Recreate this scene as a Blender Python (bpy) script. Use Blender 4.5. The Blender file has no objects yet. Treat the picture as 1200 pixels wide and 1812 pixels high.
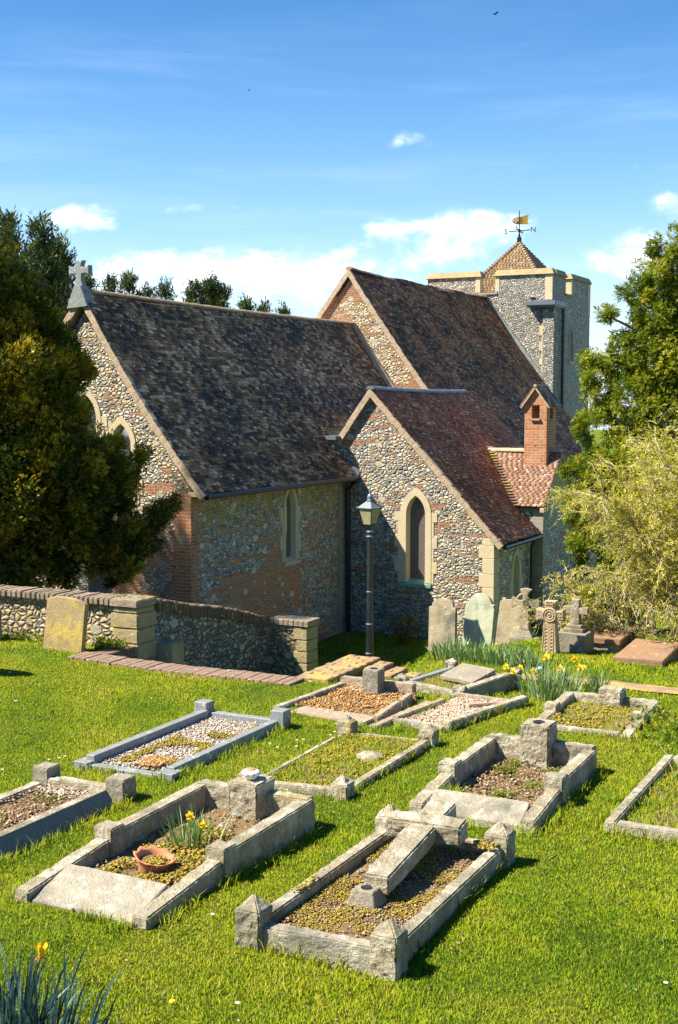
import bpy, bmesh, math, random
import numpy as np
from mathutils import Vector, Matrix, noise
rad=math.radians
random.seed(7); RNG=np.random.default_rng(11)
SC=bpy.context.scene; COL=SC.collection
# World axes: +Y runs west along the church ridge, +X crosses it, Z=0 is the ground at the church foot.
# ------------------------------------------------------------------ node helpers
def newmat(name):
    m=bpy.data.materials.new(name); m.use_nodes=True; nt=m.node_tree; nt.nodes.clear()
    return m,nt
def setin(nt,nd,k,v):
    s=nd.inputs[k]
    if isinstance(v,bpy.types.NodeSocket): nt.links.new(v,s)
    elif isinstance(v,(tuple,list)) and s.type=='RGBA' and len(v)==3: s.default_value=(*v,1)
    else: s.default_value=v
def nd(nt,typ,ins=None,**props):
    n=nt.nodes.new('ShaderNode'+typ)
    for k,v in props.items(): setattr(n,k,v)
    for k,v in (ins or {}).items(): setin(nt,n,k,v)
    return n
def mth(nt,op,a,b=0.0,c=None,clamp=False):
    n=nd(nt,'Math',operation=op,use_clamp=clamp); setin(nt,n,0,a); setin(nt,n,1,b)
    if c is not None: setin(nt,n,2,c)
    return n.outputs[0]
def mix(nt,f,a,b,blend='MIX'):
    n=nd(nt,'Mix',data_type='RGBA',blend_type=blend); n.clamp_factor=True
    setin(nt,n,0,f); setin(nt,n,6,a); setin(nt,n,7,b); return n.outputs[2]
def ramp(nt,f,stops,interp='LINEAR'):
    n=nd(nt,'ValToRGB',{0:f}); r=n.color_ramp; r.interpolation=interp
    while len(r.elements)>1: r.elements.remove(r.elements[-1])
    r.elements[0].position=stops[0][0]; c=stops[0][1]; r.elements[0].color=(*c,1) if len(c)==3 else c
    for p,c in stops[1:]:
        e=r.elements.new(p); e.color=(*c,1) if len(c)==3 else c
    return n.outputs[0]
def sstep(nt,v,a,b):
    n=nd(nt,'MapRange',{0:v,1:a,2:b,3:0.0,4:1.0},interpolation_type='SMOOTHSTEP'); return n.outputs[0]
def wpos(nt): return nd(nt,'NewGeometry').outputs['Position']
def sepx(nt,v): return nd(nt,'SeparateXYZ',{0:v}).outputs
def comb(nt,x,y,z): return nd(nt,'CombineXYZ',{0:x,1:y,2:z}).outputs[0]
def noi(nt,vec,scale,detail=4,rough=.55,out=0,dist=0.0):
    return nd(nt,'TexNoise',{'Vector':vec,'Scale':scale,'Detail':detail,'Roughness':rough,'Distortion':dist}).outputs[out]
def vor(nt,vec,scale,feature='F1',rnd=1.0):
    return nd(nt,'TexVoronoi',{'Vector':vec,'Scale':scale,'Randomness':rnd},feature=feature)
def vscale(nt,v,s):
    n=nd(nt,'VectorMath',operation='MULTIPLY'); setin(nt,n,0,v); n.inputs[1].default_value=s; return n.outputs[0]
def bumpn(nt,h,strength=.5,dist=.02,nrm=None):
    d={'Strength':strength,'Distance':dist,'Height':h}
    if nrm is not None: d['Normal']=nrm
    return nd(nt,'Bump',d).outputs[0]
def out(nt,sh): nd(nt,'OutputMaterial',{0:sh})
def pbsdf(nt,col,rough=.8,spec=.3,nrm=None,**extra):
    d={'Base Color':col,'Roughness':rough,'Specular IOR Level':spec}
    if nrm is not None: d['Normal']=nrm
    d.update(extra); return nd(nt,'BsdfPrincipled',d).outputs[0]
# ------------------------------------------------------------------ materials
def mat_plain(name,col,rough=.6,spec=.4,metal=0.0,var=.25,bump=.15,scale=9):
    m,nt=newmat(name); p=wpos(nt); n=noi(nt,p,scale,5)
    c=mix(nt,n,tuple(x*(1-var) for x in col),tuple(min(1,x*(1+var)) for x in col))
    out(nt,pbsdf(nt,c,rough,spec,bumpn(nt,noi(nt,p,scale*6,4),bump,.01),Metallic=metal)); return m
def brick_nodes(nt,u,z,bw=.2,bh=.066,dark=1.0):
    vec=comb(nt,u,z,0.0)
    b=nd(nt,'TexBrick',{'Vector':vec,'Color1':(.40*dark,.13*dark,.055*dark),'Color2':(.20*dark,.062*dark,.032*dark),'Mortar':(.42*dark,.34*dark,.24*dark),'Scale':1.0,'Mortar Size':.007,'Mortar Smooth':.2,'Brick Width':bw,'Row Height':bh,'Bias':0.0})
    v=noi(nt,vec,4.5,3); c=mix(nt,mth(nt,'MULTIPLY',v,.7),b.outputs[0],(.38*dark,.20*dark,.10*dark))
    v2=noi(nt,vec,13,3); c=mix(nt,sstep(nt,v2,.55,.75),c,(.09*dark,.06*dark,.05*dark))
    return c,b.outputs[1]
def mat_brick(name,dark=1.0,bw=.2,bh=.066):
    m,nt=newmat(name); s=sepx(nt,wpos(nt)); u=mth(nt,'ADD',s[0],s[1])
    c,f=brick_nodes(nt,u,s[2],bw,bh,dark)
    c=mix(nt,sstep(nt,noi(nt,wpos(nt),2.2,4),.5,.8),c,(.42*dark,.33*dark,.22*dark))
    h=mth(nt,'ADD',mth(nt,'MULTIPLY',f,-1.0),mth(nt,'MULTIPLY',noi(nt,wpos(nt),40,3),.5))
    out(nt,pbsdf(nt,c,.85,.2,bumpn(nt,h,.8,.012))); return m
def mat_flint(name,scale=11.,mortar=(.46,.39,.27),bands=.60,pale=.5,moss=None,patches=(),buff=.3,seed=0.,mw=.125,stain=None,gold=0.,msz=.0,gain=1.):
    """knapped and cobbled flint in lime mortar with tile courses; patches=(axis,a0,a1,z0,z1) of repair brick"""
    m,nt=newmat(name); p=wpos(nt); s=sepx(nt,p); u=mth(nt,'ADD',s[0],s[1])
    w=noi(nt,p,3.0,2,out=1)
    pv=nd(nt,'VectorMath',operation='ADD'); setin(nt,pv,0,vscale(nt,p,(1,1,1.35))); setin(nt,pv,1,vscale(nt,w,(.16,.16,.16)))
    pv=nd(nt,'VectorMath',operation='ADD'); n0=pv; setin(nt,n0,0,vscale(nt,p,(1,1,1.35))); setin(nt,n0,1,vscale(nt,w,(.16,.16,.16))); pv=n0.outputs[0]
    v=vor(nt,pv,scale); de=vor(nt,pv,scale,'DISTANCE_TO_EDGE').outputs[0]
    cs=nd(nt,'SeparateColor',{0:v.outputs['Color']}).outputs
    st=ramp(nt,cs[0],[(0,(.030,.034,.042)),(.28-.16*pale,(.09,.10,.115)),(.46-.16*pale,(.24,.245,.25)),(.64-.1*pale,(.44,.42,.37)),(.84,(.62,.60,.54)),(.93,(.36,.27,.17))],'CONSTANT')
    st=mix(nt,mth(nt,'MULTIPLY',noi(nt,p,60,3),.55),st,(.5,.48,.42))
    big=noi(nt,p,1.3,3)
    st=mix(nt,sstep(nt,mth(nt,'ADD',cs[1],mth(nt,'MULTIPLY',big,.3)),1.15-buff,1.2-buff),st,(.50,.38,.22))
    mk=sstep(nt,de,mw*.35,mw)
    mc=mix(nt,noi(nt,p,14,4),tuple(x*.6 for x in mortar),tuple(x*1.25 for x in mortar))
    c=mix(nt,mk,mc,st)
    # brick / tile lacing
    uw=mth(nt,'ADD',u,0.0); zz=mth(nt,'ADD',s[2],mth(nt,'MULTIPLY',mth(nt,'SUBTRACT',noi(nt,comb(nt,u,s[2],seed),.9,2),.5),.16))
    bc,bf=brick_nodes(nt,uw,zz,.19,.055)
    bn=noi(nt,comb(nt,mth(nt,'MULTIPLY',u,.9),mth(nt,'MULTIPLY',zz,6.5),seed+3.1),1.3,4,.6)
    bm=sstep(nt,bn,bands,bands+.03)
    for (a0,a1,z0,z1,ax,keep) in patches:
        q=s[ax]; ww=mth(nt,'MULTIPLY',mth(nt,'SUBTRACT',noi(nt,p,3.,3),.5),.5)
        qa=mth(nt,'ADD',q,ww); za=mth(nt,'ADD',s[2],ww)
        t=mth(nt,'MULTIPLY',mth(nt,'MULTIPLY',mth(nt,'GREATER_THAN',qa,a0),mth(nt,'LESS_THAN',qa,a1)),mth(nt,'MULTIPLY',mth(nt,'GREATER_THAN',za,z0),mth(nt,'LESS_THAN',za,z1)))
        t=mth(nt,'MULTIPLY',t,sstep(nt,noi(nt,comb(nt,u,mth(nt,'MULTIPLY',s[2],2.),7.7),2.4,2),keep,keep+.05))
        bm=mth(nt,'MAXIMUM',bm,t)
    c=mix(nt,bm,c,bc)
    # odd large dressed blocks
    vb=vor(nt,comb(nt,mth(nt,'MULTIPLY',u,1.),mth(nt,'MULTIPLY',s[2],1.3),seed),2.6,'F1',.9)
    bs=nd(nt,'SeparateColor',{0:vb.outputs['Color']}).outputs
    blk=mth(nt,'MULTIPLY',mth(nt,'LESS_THAN',vb.outputs['Distance'],.24),mth(nt,'GREATER_THAN',bs[0],.72-msz))
    c=mix(nt,blk,c,mix(nt,noi(nt,p,20,4),(.36,.30,.20),(.60,.54,.42)))
    if stain: # yellow lichen below the eaves
        k=mth(nt,'MULTIPLY',sstep(nt,s[2],stain[0],stain[1]),sstep(nt,noi(nt,vscale(nt,p,(4,4,1.)),2.2,4),.40,.62))
        c=mix(nt,mth(nt,'MULTIPLY',k,.75),c,(.34,.29,.03))
    if gold: c=mix(nt,mth(nt,'MULTIPLY',sstep(nt,noi(nt,p,2.6,4),.5,.7),gold),c,(.36,.27,.10))
    if moss is not None:
        k=mth(nt,'MULTIPLY',sstep(nt,s[2],moss+.5,moss-.1),sstep(nt,noi(nt,p,3,4),.4,.6)); c=mix(nt,mth(nt,'MULTIPLY',k,.7),c,(.10,.12,.03))
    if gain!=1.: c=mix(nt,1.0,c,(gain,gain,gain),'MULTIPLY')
    h=mth(nt,'MULTIPLY',mth(nt,'POWER',mth(nt,'MINIMUM',mth(nt,'MULTIPLY',de,3.2),1.0),.6),mth(nt,'SUBTRACT',1.0,mth(nt,'MAXIMUM',bm,blk)))
    h=mth(nt,'ADD',h,mth(nt,'MULTIPLY',mth(nt,'MULTIPLY',bm,mth(nt,'SUBTRACT',1.0,bf)),.45))
    h=mth(nt,'ADD',h,mth(nt,'MULTIPLY',blk,.8))
    h=mth(nt,'ADD',h,mth(nt,'MULTIPLY',cs[2],.35)); h=mth(nt,'ADD',h,mth(nt,'MULTIPLY',noi(nt,p,45,4),.4))
    r=mix(nt,mk,(.9,.9,.9),(.42,.42,.42))
    out(nt,pbsdf(nt,c,r,.35,bumpn(nt,h,1.0,.045))); return m
def mat_stone(name,a=(.27,.24,.17),b=(.46,.41,.30),lichen=.35,yellow=.2,bump=.8,dark=.2,scale=1.,pit=.8,rough=.9):
    m,nt=newmat(name); p=wpos(nt)
    c=mix(nt,noi(nt,p,5*scale,6,.65),a,b)
    c=mix(nt,sstep(nt,noi(nt,p,70,4,.7),.56,.72),c,tuple(x*.35 for x in a))
    c=mix(nt,mth(nt,'MULTIPLY',sstep(nt,noi(nt,p,9*scale,6,.7),.62-.2*lichen,.72-.1*lichen),.8),c,(.56,.53,.42))
    c=mix(nt,mth(nt,'MULTIPLY',sstep(nt,noi(nt,p,2.3*scale,5,.6),.50,.72),dark*2),c,(.10,.10,.08))
    c=mix(nt,mth(nt,'MULTIPLY',sstep(nt,noi(nt,vscale(nt,p,(1,1,.8)),3.7*scale,6,.7),.72-.28*yellow,.80-.2*yellow),.75),c,(.46,.33,.07))
    h=mth(nt,'ADD',mth(nt,'MULTIPLY',noi(nt,p,28,6,.7),pit),mth(nt,'MULTIPLY',noi(nt,p,90,3),.4))
    out(nt,pbsdf(nt,c,rough,.25,bumpn(nt,h,bump,.028))); return m
def mat_tile(name,stops,lich=(.66,.64,.56),lk=.06,moss=0.,mossz=None,dark=.5,gl=.62):
    m,nt=newmat(name); p=wpos(nt); r=nd(nt,'Attribute',attribute_name='rnd').outputs['Fac']
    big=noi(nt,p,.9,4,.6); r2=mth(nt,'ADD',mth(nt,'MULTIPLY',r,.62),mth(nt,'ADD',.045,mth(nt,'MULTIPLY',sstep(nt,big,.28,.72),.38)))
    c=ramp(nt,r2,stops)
    c=mix(nt,mth(nt,'MULTIPLY',sstep(nt,noi(nt,p,26,4,.7),.45,.8),.5),c,(.035,.035,.04))
    fr=mth(nt,'FRACT',mth(nt,'MULTIPLY',r,37.7))
    lm=mth(nt,'MULTIPLY',sstep(nt,noi(nt,p,17,3,.7),.50,.62),mth(nt,'GREATER_THAN',fr,1-lk*2))
    c=mix(nt,lm,c,lich)
    if moss:
        k=sstep(nt,mth(nt,'ADD',noi(nt,p,3.5,5,.7),moss),.62,.78)
        if mossz: k=mth(nt,'MULTIPLY',k,sstep(nt,sepx(nt,p)[2],mossz[0],mossz[1]))
        c=mix(nt,k,c,mix(nt,noi(nt,p,12,3),(.34,.24,.03),(.13,.15,.02)))
    h=mth(nt,'ADD',noi(nt,p,35,5,.7),mth(nt,'MULTIPLY',noi(nt,p,9,3),.6))
    out(nt,pbsdf(nt,c,gl,.22,bumpn(nt,h,.5,.012))); return m
def mat_leaf(name,stops,transl=.35,rough=.5,spec=.3,up=0.):
    m,nt=newmat(name); r=nd(nt,'Attribute',attribute_name='rnd').outputs['Fac']
    if up:
        big=noi(nt,wpos(nt),1.1,4,.6); r=mth(nt,'ADD',r,mth(nt,'MULTIPLY',mth(nt,'SUBTRACT',big,.47),1.15))
        fine=noi(nt,wpos(nt),5.5,4,.65); r=mth(nt,'ADD',r,mth(nt,'MULTIPLY',mth(nt,'SUBTRACT',fine,.5),.7)); r=mth(nt,'MINIMUM',r,.97)
    c=ramp(nt,r,stops); nn=None
    if up: # blades shade as a soft, curved sward
        g=nd(nt,'NewGeometry'); a1=nd(nt,'VectorMath',operation='SCALE'); setin(nt,a1,0,g.outputs['Normal']); a1.inputs['Scale'].default_value=1-up
        a2=nd(nt,'VectorMath',operation='ADD'); setin(nt,a2,0,a1.outputs[0]); a2.inputs[1].default_value=(0,0,up); a3=nd(nt,'VectorMath',operation='NORMALIZE'); setin(nt,a3,0,a2.outputs[0]); nn=a3.outputs[0]
    a=pbsdf(nt,c,rough,spec,nn)
    t=nd(nt,'BsdfTranslucent',{0:mix(nt,.5,c,mix(nt,1.0,c,(1.0,.95,.25),'MULTIPLY'))}).outputs[0]
    out(nt,nd(nt,'MixShader',{0:transl,1:a,2:t}).outputs[0]); return m
def mat_ground():
    m,nt=newmat('lawn'); p=wpos(nt)
    c=mix(nt,noi(nt,p,2.2,5,.6),(.075,.125,.006),(.16,.20,.012))
    c=mix(nt,sstep(nt,noi(nt,p,.8,4),.52,.70),c,(.15,.145,.025))
    c=mix(nt,sstep(nt,noi(nt,p,6.5,5,.7),.64,.74),c,(.14,.10,.045))
    c=mix(nt,mth(nt,'MULTIPLY',noi(nt,p,70,3),.6),c,(.045,.07,.006))
    h=mth(nt,'ADD',noi(nt,p,60,5,.8),mth(nt,'MULTIPLY',noi(nt,p,8,4),1.2))
    out(nt,pbsdf(nt,c,.9,.1,bumpn(nt,h,.9,.03))); return m
M={}
M['ground']=mat_ground()
M['blade']=mat_leaf('grass_blade',[(0,(.065,.150,.004)),(.28,(.185,.290,.006)),(.58,(.31,.375,.008)),(.85,(.43,.40,.02)),(.965,(.42,.33,.10)),(1,(.50,.41,.2))],.30,.6,.15,up=.8)
M['flint_east']=mat_flint('flint_east',11.5,(.40,.33,.23),.58,.52,None,((-15.2,-12.9,1.5,3.0,0,.44),(-15.0,-12.9,3.2,4.0,0,.50)),.28,0.)
M['flint_vestry']=mat_flint('flint_vestry',11.,(.43,.37,.28),.572,.52,None,(),.20,5.,msz=.12)
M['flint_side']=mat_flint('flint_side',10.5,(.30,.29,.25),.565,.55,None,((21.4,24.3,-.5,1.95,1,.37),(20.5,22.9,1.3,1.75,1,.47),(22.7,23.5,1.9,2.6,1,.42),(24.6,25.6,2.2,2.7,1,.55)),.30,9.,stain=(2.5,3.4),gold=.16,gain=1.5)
M['flint_tower']=mat_flint('flint_tower',13.,(.36,.33,.28),.72,.62,None,(),.10,2.)
M['flint_nave']=mat_flint('flint_nave',10.,(.52,.41,.26),.56,.66,None,((-13.9,-12.,5.2,7.4,0,.35),(-16.4,-15.2,8.0,9.2,0,.2)),.7,4.,msz=.1)
M['flint_yard_shade']=mat_flint('flint_yard_shade',10.5,(.20,.17,.12),.80,.02,None,(),.12,12.,mw=.12,gold=.12,msz=.05,gain=.85)  # darkened copy of the yard flint, paints shade onto the sloping wall
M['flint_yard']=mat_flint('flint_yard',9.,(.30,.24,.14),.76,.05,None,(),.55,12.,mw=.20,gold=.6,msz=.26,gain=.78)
M['brick']=mat_brick('red_brick',1.25)
M['brick_chimney']=mat_brick('chimney_brick',1.25,.2,.0645)
M['coping']=mat_stone('coping_brick',(.15,.105,.075),(.36,.29,.21),.25,.15,.6,.25,1.3,.6)
M['coping_dark']=mat_stone('coping_brick_mossy',(.10,.06,.04),(.22,.15,.10),.25,.45,.7,.3,1.3,.8)
M['paver']=mat_stone('edging_brick',(.14,.085,.062),(.30,.205,.15),.2,.28,.5,.12,1.3,.5)
M['mossbrick']=mat_stone('mossy_brick',(.20,.12,.075),(.36,.25,.16),.1,1.0,.7,.15,.9,.7)
M['ashlar']=mat_stone('ashlar',(.45,.37,.23),(.62,.53,.36),.12,.22,.3,.06,.7,.5)
M['ashlar_grey']=mat_stone('grey_ashlar',(.22,.20,.16),(.40,.37,.30),.2,.25,.4,.2,1.,.6)
M['pierstone']=mat_stone('pier_stone',(.24,.19,.10),(.42,.34,.19),.2,.42,.6,.15,1.1,.7)
M['granite']=mat_stone('weathered_stone',(.21,.17,.105),(.46,.405,.285),.8,.45,1.,.36,.75,1.2)
M['granite_pale']=mat_stone('pale_kerb_stone',(.20,.175,.13),(.42,.38,.30),.5,.2,.9,.4,1.2,.8)
M['granite_dark']=mat_stone('grey_granite',(.17,.15,.115),(.33,.29,.22),.25,.2,.8,.2,1.2,.8)
M['granite_brown']=mat_stone('brown_kerb_stone',(.22,.16,.105),(.42,.34,.25),.3,.3,.7,.18,1.2,.8)
M['marble']=mat_stone('blue_grey_marble',(.15,.162,.17),(.26,.275,.28),.25,.0,.25,.12,1.4,.4,.45)
M['marble_dark']=mat_stone('dark_blue_marble',(.07,.085,.10),(.13,.15,.17),.05,.02,.15,.2,1.,.3,.4)
M['celtic']=mat_stone('carved_buff_stone',(.36,.25,.14),(.52,.40,.25),.15,.1,.5,.08,1.,.6)
M['headstone']=mat_stone('headstone_buff',(.24,.19,.12),(.42,.35,.24),.35,.3,.6,.45,.9,.6)
M['headstone_green']=mat_stone('headstone_green',(.24,.28,.20),(.48,.47,.34),.35,.05,.5,.35,.8,.5)
M['headstone_yellow']=mat_stone('headstone_yellow',(.24,.17,.08),(.38,.29,.16),-.2,.92,.6,.35,1.0,.6)
M['ledger']=mat_stone('ledger_slab',(.20,.115,.06),(.34,.21,.13),.15,.35,.6,.15,1.,.7)
M['soil']=mat_stone('soil',(.12,.075,.035),(.30,.20,.10),.15,.10,1.,.12,2.,1.)
M['gravel_bed']=mat_stone('gravel_bed',(.30,.25,.20),(.55,.48,.40),.3,.2,1.,.1,3.,1.)
def mat_rnd(name,stops,rough=.85):
    m,nt=newmat(name); r=nd(nt,'Attribute',attribute_name='rnd').outputs['Fac']
    c=ramp(nt,r,stops); out(nt,pbsdf(nt,c,rough,.25,bumpn(nt,noi(nt,wpos(nt),80,3),.4,.01))); return m
M['pebbles']=mat_rnd('pebbles',[(0,(.16,.12,.09)),(.25,(.34,.28,.21)),(.5,(.50,.46,.40)),(.75,(.36,.24,.15)),(.9,(.58,.55,.50)),(1,(.68,.65,.60))])
M['pinkpebbles']=mat_rnd('pink_pebbles',[(0,(.34,.22,.15)),(.4,(.55,.40,.29)),(.8,(.64,.52,.41)),(1,(.40,.27,.18))])
M['clods']=mat_rnd('clods',[(0,(.11,.065,.03)),(.5,(.23,.15,.08)),(.85,(.35,.26,.15)),(1,(.50,.43,.31))])
M['redmoss']=mat_rnd('red_moss',[(0,(.22,.09,.04)),(.5,(.36,.18,.07)),(.85,(.42,.28,.08)),(1,(.5,.40,.25))])
M['moss']=mat_rnd('moss',[(0,(.10,.09,.012)),(.4,(.24,.17,.02)),(.75,(.36,.24,.03)),(1,(.26,.26,.04))])
M['tile_chancel']=mat_tile('tiles_chancel',[(0,(.016,.020,.027)),(.27,(.034,.036,.040)),(.42,(.095,.062,.042)),(.60,(.22,.105,.055)),(.80,(.40,.22,.12)),(1,(.66,.48,.32))],lk=.07,moss=.02,mossz=(6.0,7.2),gl=.62)
M['tile_nave']=mat_tile('tiles_nave',[(0,(.015,.015,.018)),(.25,(.038,.029,.026)),(.42,(.15,.055,.032)),(.70,(.38,.125,.058)),(1,(.56,.30,.16))],lk=.05)
M['tile_vestry']=mat_tile('tiles_vestry',[(0,(.030,.018,.015)),(.2,(.13,.046,.027)),(.5,(.31,.092,.042)),(.8,(.47,.165,.075)),(1,(.62,.34,.20))],lk=.03)
M['tile_wing']=mat_tile('tiles_wing',[(0,(.15,.085,.055)),(.3,(.22,.115,.072)),(.6,(.28,.15,.092)),(.85,(.32,.185,.12)),(1,(.42,.30,.21))],lk=.04)
M['tile_tower']=mat_tile('tiles_tower',[(0,(.12,.075,.045)),(.4,(.22,.13,.07)),(.7,(.28,.18,.095)),(1,(.36,.26,.15))],lk=.03,moss=.08)
M['verge']=mat_stone('verge_mortar',(.34,.25,.17),(.52,.41,.29),.15,.2,.6,.12,1.6,.7)
M['ridge']=mat_stone('ridge_tile',(.24,.12,.08),(.42,.25,.17),.2,.35,.6,.15,1.5,.6)
M['ridge_moss']=mat_stone('ridge_tile_mossy',(.26,.17,.11),(.42,.31,.20),.25,.62,.6,.15,1.5,.6)
M['lead']=mat_plain('lead',(.15,.17,.20),.45,.5,.3)
M['leadpale']=mat_stone('lead_pale',(.14,.165,.165),(.30,.33,.32),.3,.15,.3,.1,1.,.4,.6)
M['black']=mat_plain('black_paint',(.012,.013,.016),.35,.5)
M['lampblack']=mat_plain('lamp_black_paint',(.018,.022,.030),.28,.6,bump=.05)
M['lampgrey']=mat_plain('lamp_grey_top',(.13,.15,.19),.4,.5,bump=.05)
M['wood']=mat_plain('eaves_wood',(.07,.05,.035),.7)
M['glass']=mat_plain('window_glass',(.018,.02,.024),.05,1.,var=.1,bump=.02,scale=3)
for n_ in M['glass'].node_tree.nodes:
    if n_.type=='BSDF_PRINCIPLED': n_.inputs['IOR'].default_value=2.6
def mat_guard():
    m,nt=newmat('leaded_glass'); s=sepx(nt,wpos(nt)); 
    a=mth(nt,'ABSOLUTE',mth(nt,'SUBTRACT',mth(nt,'FRACT',mth(nt,'MULTIPLY',mth(nt,'ADD',mth(nt,'ADD',s[0],s[1]),mth(nt,'MULTIPLY',s[2],.7)),14.)),.5))
    b=mth(nt,'ABSOLUTE',mth(nt,'SUBTRACT',mth(nt,'FRACT',mth(nt,'MULTIPLY',mth(nt,'SUBTRACT',mth(nt,'ADD',s[0],s[1]),mth(nt,'MULTIPLY',s[2],.7)),14.)),.5))
    g=mth(nt,'LESS_THAN',mth(nt,'MINIMUM',a,b),.09)
    c=mix(nt,noi(nt,wpos(nt),7,4),(.05,.045,.05),(.14,.11,.095)); c=mix(nt,mth(nt,'MULTIPLY',g,.6),c,(.24,.21,.18))
    out(nt,pbsdf(nt,c,.32,.6,bumpn(nt,g,.3,.01))); return m
M['leaded']=mat_guard()
M['copper']=mat_stone('green_stained_sill',(.10,.27,.20),(.22,.40,.29),.2,.1,.4,.1,2.,.5)
def mat_lampglass():
    m,nt=newmat('lamp_glass'); c=mix(nt,noi(nt,wpos(nt),14,3),(.46,.42,.22),(.68,.62,.38))
    a=pbsdf(nt,c,.15,.5); t=nd(nt,'BsdfTranslucent',{0:c}).outputs[0]
    out(nt,nd(nt,'MixShader',{0:.5,1:a,2:t}).outputs[0]); return m
M['lampglass']=mat_lampglass()
M['gold']=mat_plain('gilt_flag',(.75,.36,.04),.4,.5,.2)
M['white']=mat_plain('white_enamel',(.72,.72,.74),.25,.5,.1,.08)
M['flagred']=mat_plain('flag_red',(.35,.08,.06),.5,.4)
M['terracotta']=mat_plain('terracotta',(.46,.19,.09),.8,.2,scale=14)
M['bark']=mat_stone('yew_bark',(.10,.06,.04),(.22,.15,.10),.1,.05,1.,.2,2.,1.)
M['twig']=mat_rnd('twigs',[(0,(.22,.17,.08)),(.5,(.38,.32,.17)),(1,(.58,.52,.38))])
M['yew']=mat_leaf('yew_leaf',[(0,(.022,.042,.007)),(.25,(.050,.075,.009)),(.5,(.15,.15,.012)),(.7,(.34,.26,.018)),(1,(.62,.42,.028))],.35)
M['yew_right']=mat_leaf('yew_leaf_bright',[(0,(.04,.085,.008)),(.3,(.11,.175,.012)),(.65,(.23,.275,.016)),(1,(.44,.41,.03))],.4)
M['conifer']=mat_leaf('conifer_leaf',[(0,(.020,.045,.012)),(.6,(.045,.085,.018)),(1,(.13,.13,.025))],.25)
M['budleaf']=mat_leaf('bud_leaf',[(0,(.30,.33,.02)),(.5,(.52,.50,.03)),(1,(.70,.60,.08))],.4)
M['weed']=mat_leaf('weed_leaf',[(0,(.07,.12,.008)),(.6,(.16,.22,.012)),(1,(.28,.27,.03))],.35)
M['daffleaf']=mat_leaf('daffodil_leaf',[(0,(.07,.16,.03)),(.6,(.20,.30,.09)),(1,(.42,.50,.30))],.3,.35,.5)
M['daffleaf_blue']=mat_leaf('daffodil_leaf_dark',[(0,(.012,.038,.045)),(.6,(.030,.075,.080)),(1,(.08,.15,.14))],.15,.35,.5)
M['petal']=mat_leaf('petal_yellow',[(0,(.70,.50,.02)),(1,(.85,.62,.04))],.3)
M['petal_white']=mat_leaf('petal_white',[(0,(.8,.8,.74)),(1,(.85,.85,.8))],.3)
M['bluewrap']=mat_plain('blue_wrap',(.05,.25,.42),.3,.5)
M['lettering']=mat_plain('worn_lettering',(.17,.20,.22),.6,.3)
# ------------------------------------------------------------------ object helpers
def tag(o,label=None,cat=None,group=None,kind=None):
    if label: o['label']=label
    if cat: o['category']=cat
    if group: o['group']=group
    if kind: o['kind']=kind
    return o
def empty(name,loc,label=None,cat=None,group=None):
    o=bpy.data.objects.new(name,None); COL.objects.link(o); o.location=loc; o.empty_display_size=.2
    return tag(o,label,cat,group)
def wloc(o):
    v=Vector((0,0,0))
    while o is not None: v+=o.location; o=o.parent
    return v
def link(name,me,mat,parent=None,kind=None):
    o=bpy.data.objects.new(name,me); COL.objects.link(o)
    if mat is not None: me.materials.append(mat)
    if parent is not None:
        o.parent=parent; L=wloc(parent); me.transform(Matrix.Translation(-L))
    if kind: o['kind']=kind
    return o
def npmesh(name,V,F,rnd=None,smooth=False):
    V=np.asarray(V,dtype=np.float32); F=np.asarray(F,dtype=np.int32); k=F.shape[1]
    me=bpy.data.meshes.new(name); me.vertices.add(len(V)); me.vertices.foreach_set('co',V.ravel())
    me.loops.add(F.size); me.loops.foreach_set('vertex_index',F.ravel())
    me.polygons.add(len(F)); me.polygons.foreach_set('loop_start',np.arange(0,F.size,k,dtype=np.int32))
    if smooth: me.polygons.foreach_set('use_smooth',np.ones(len(F),dtype=bool))
    me.update(calc_edges=True)
    if rnd is not None:
        a=me.attributes.new('rnd','FLOAT','FACE'); a.data.foreach_set('value',np.asarray(rnd,dtype=np.float32))
    return me
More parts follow.
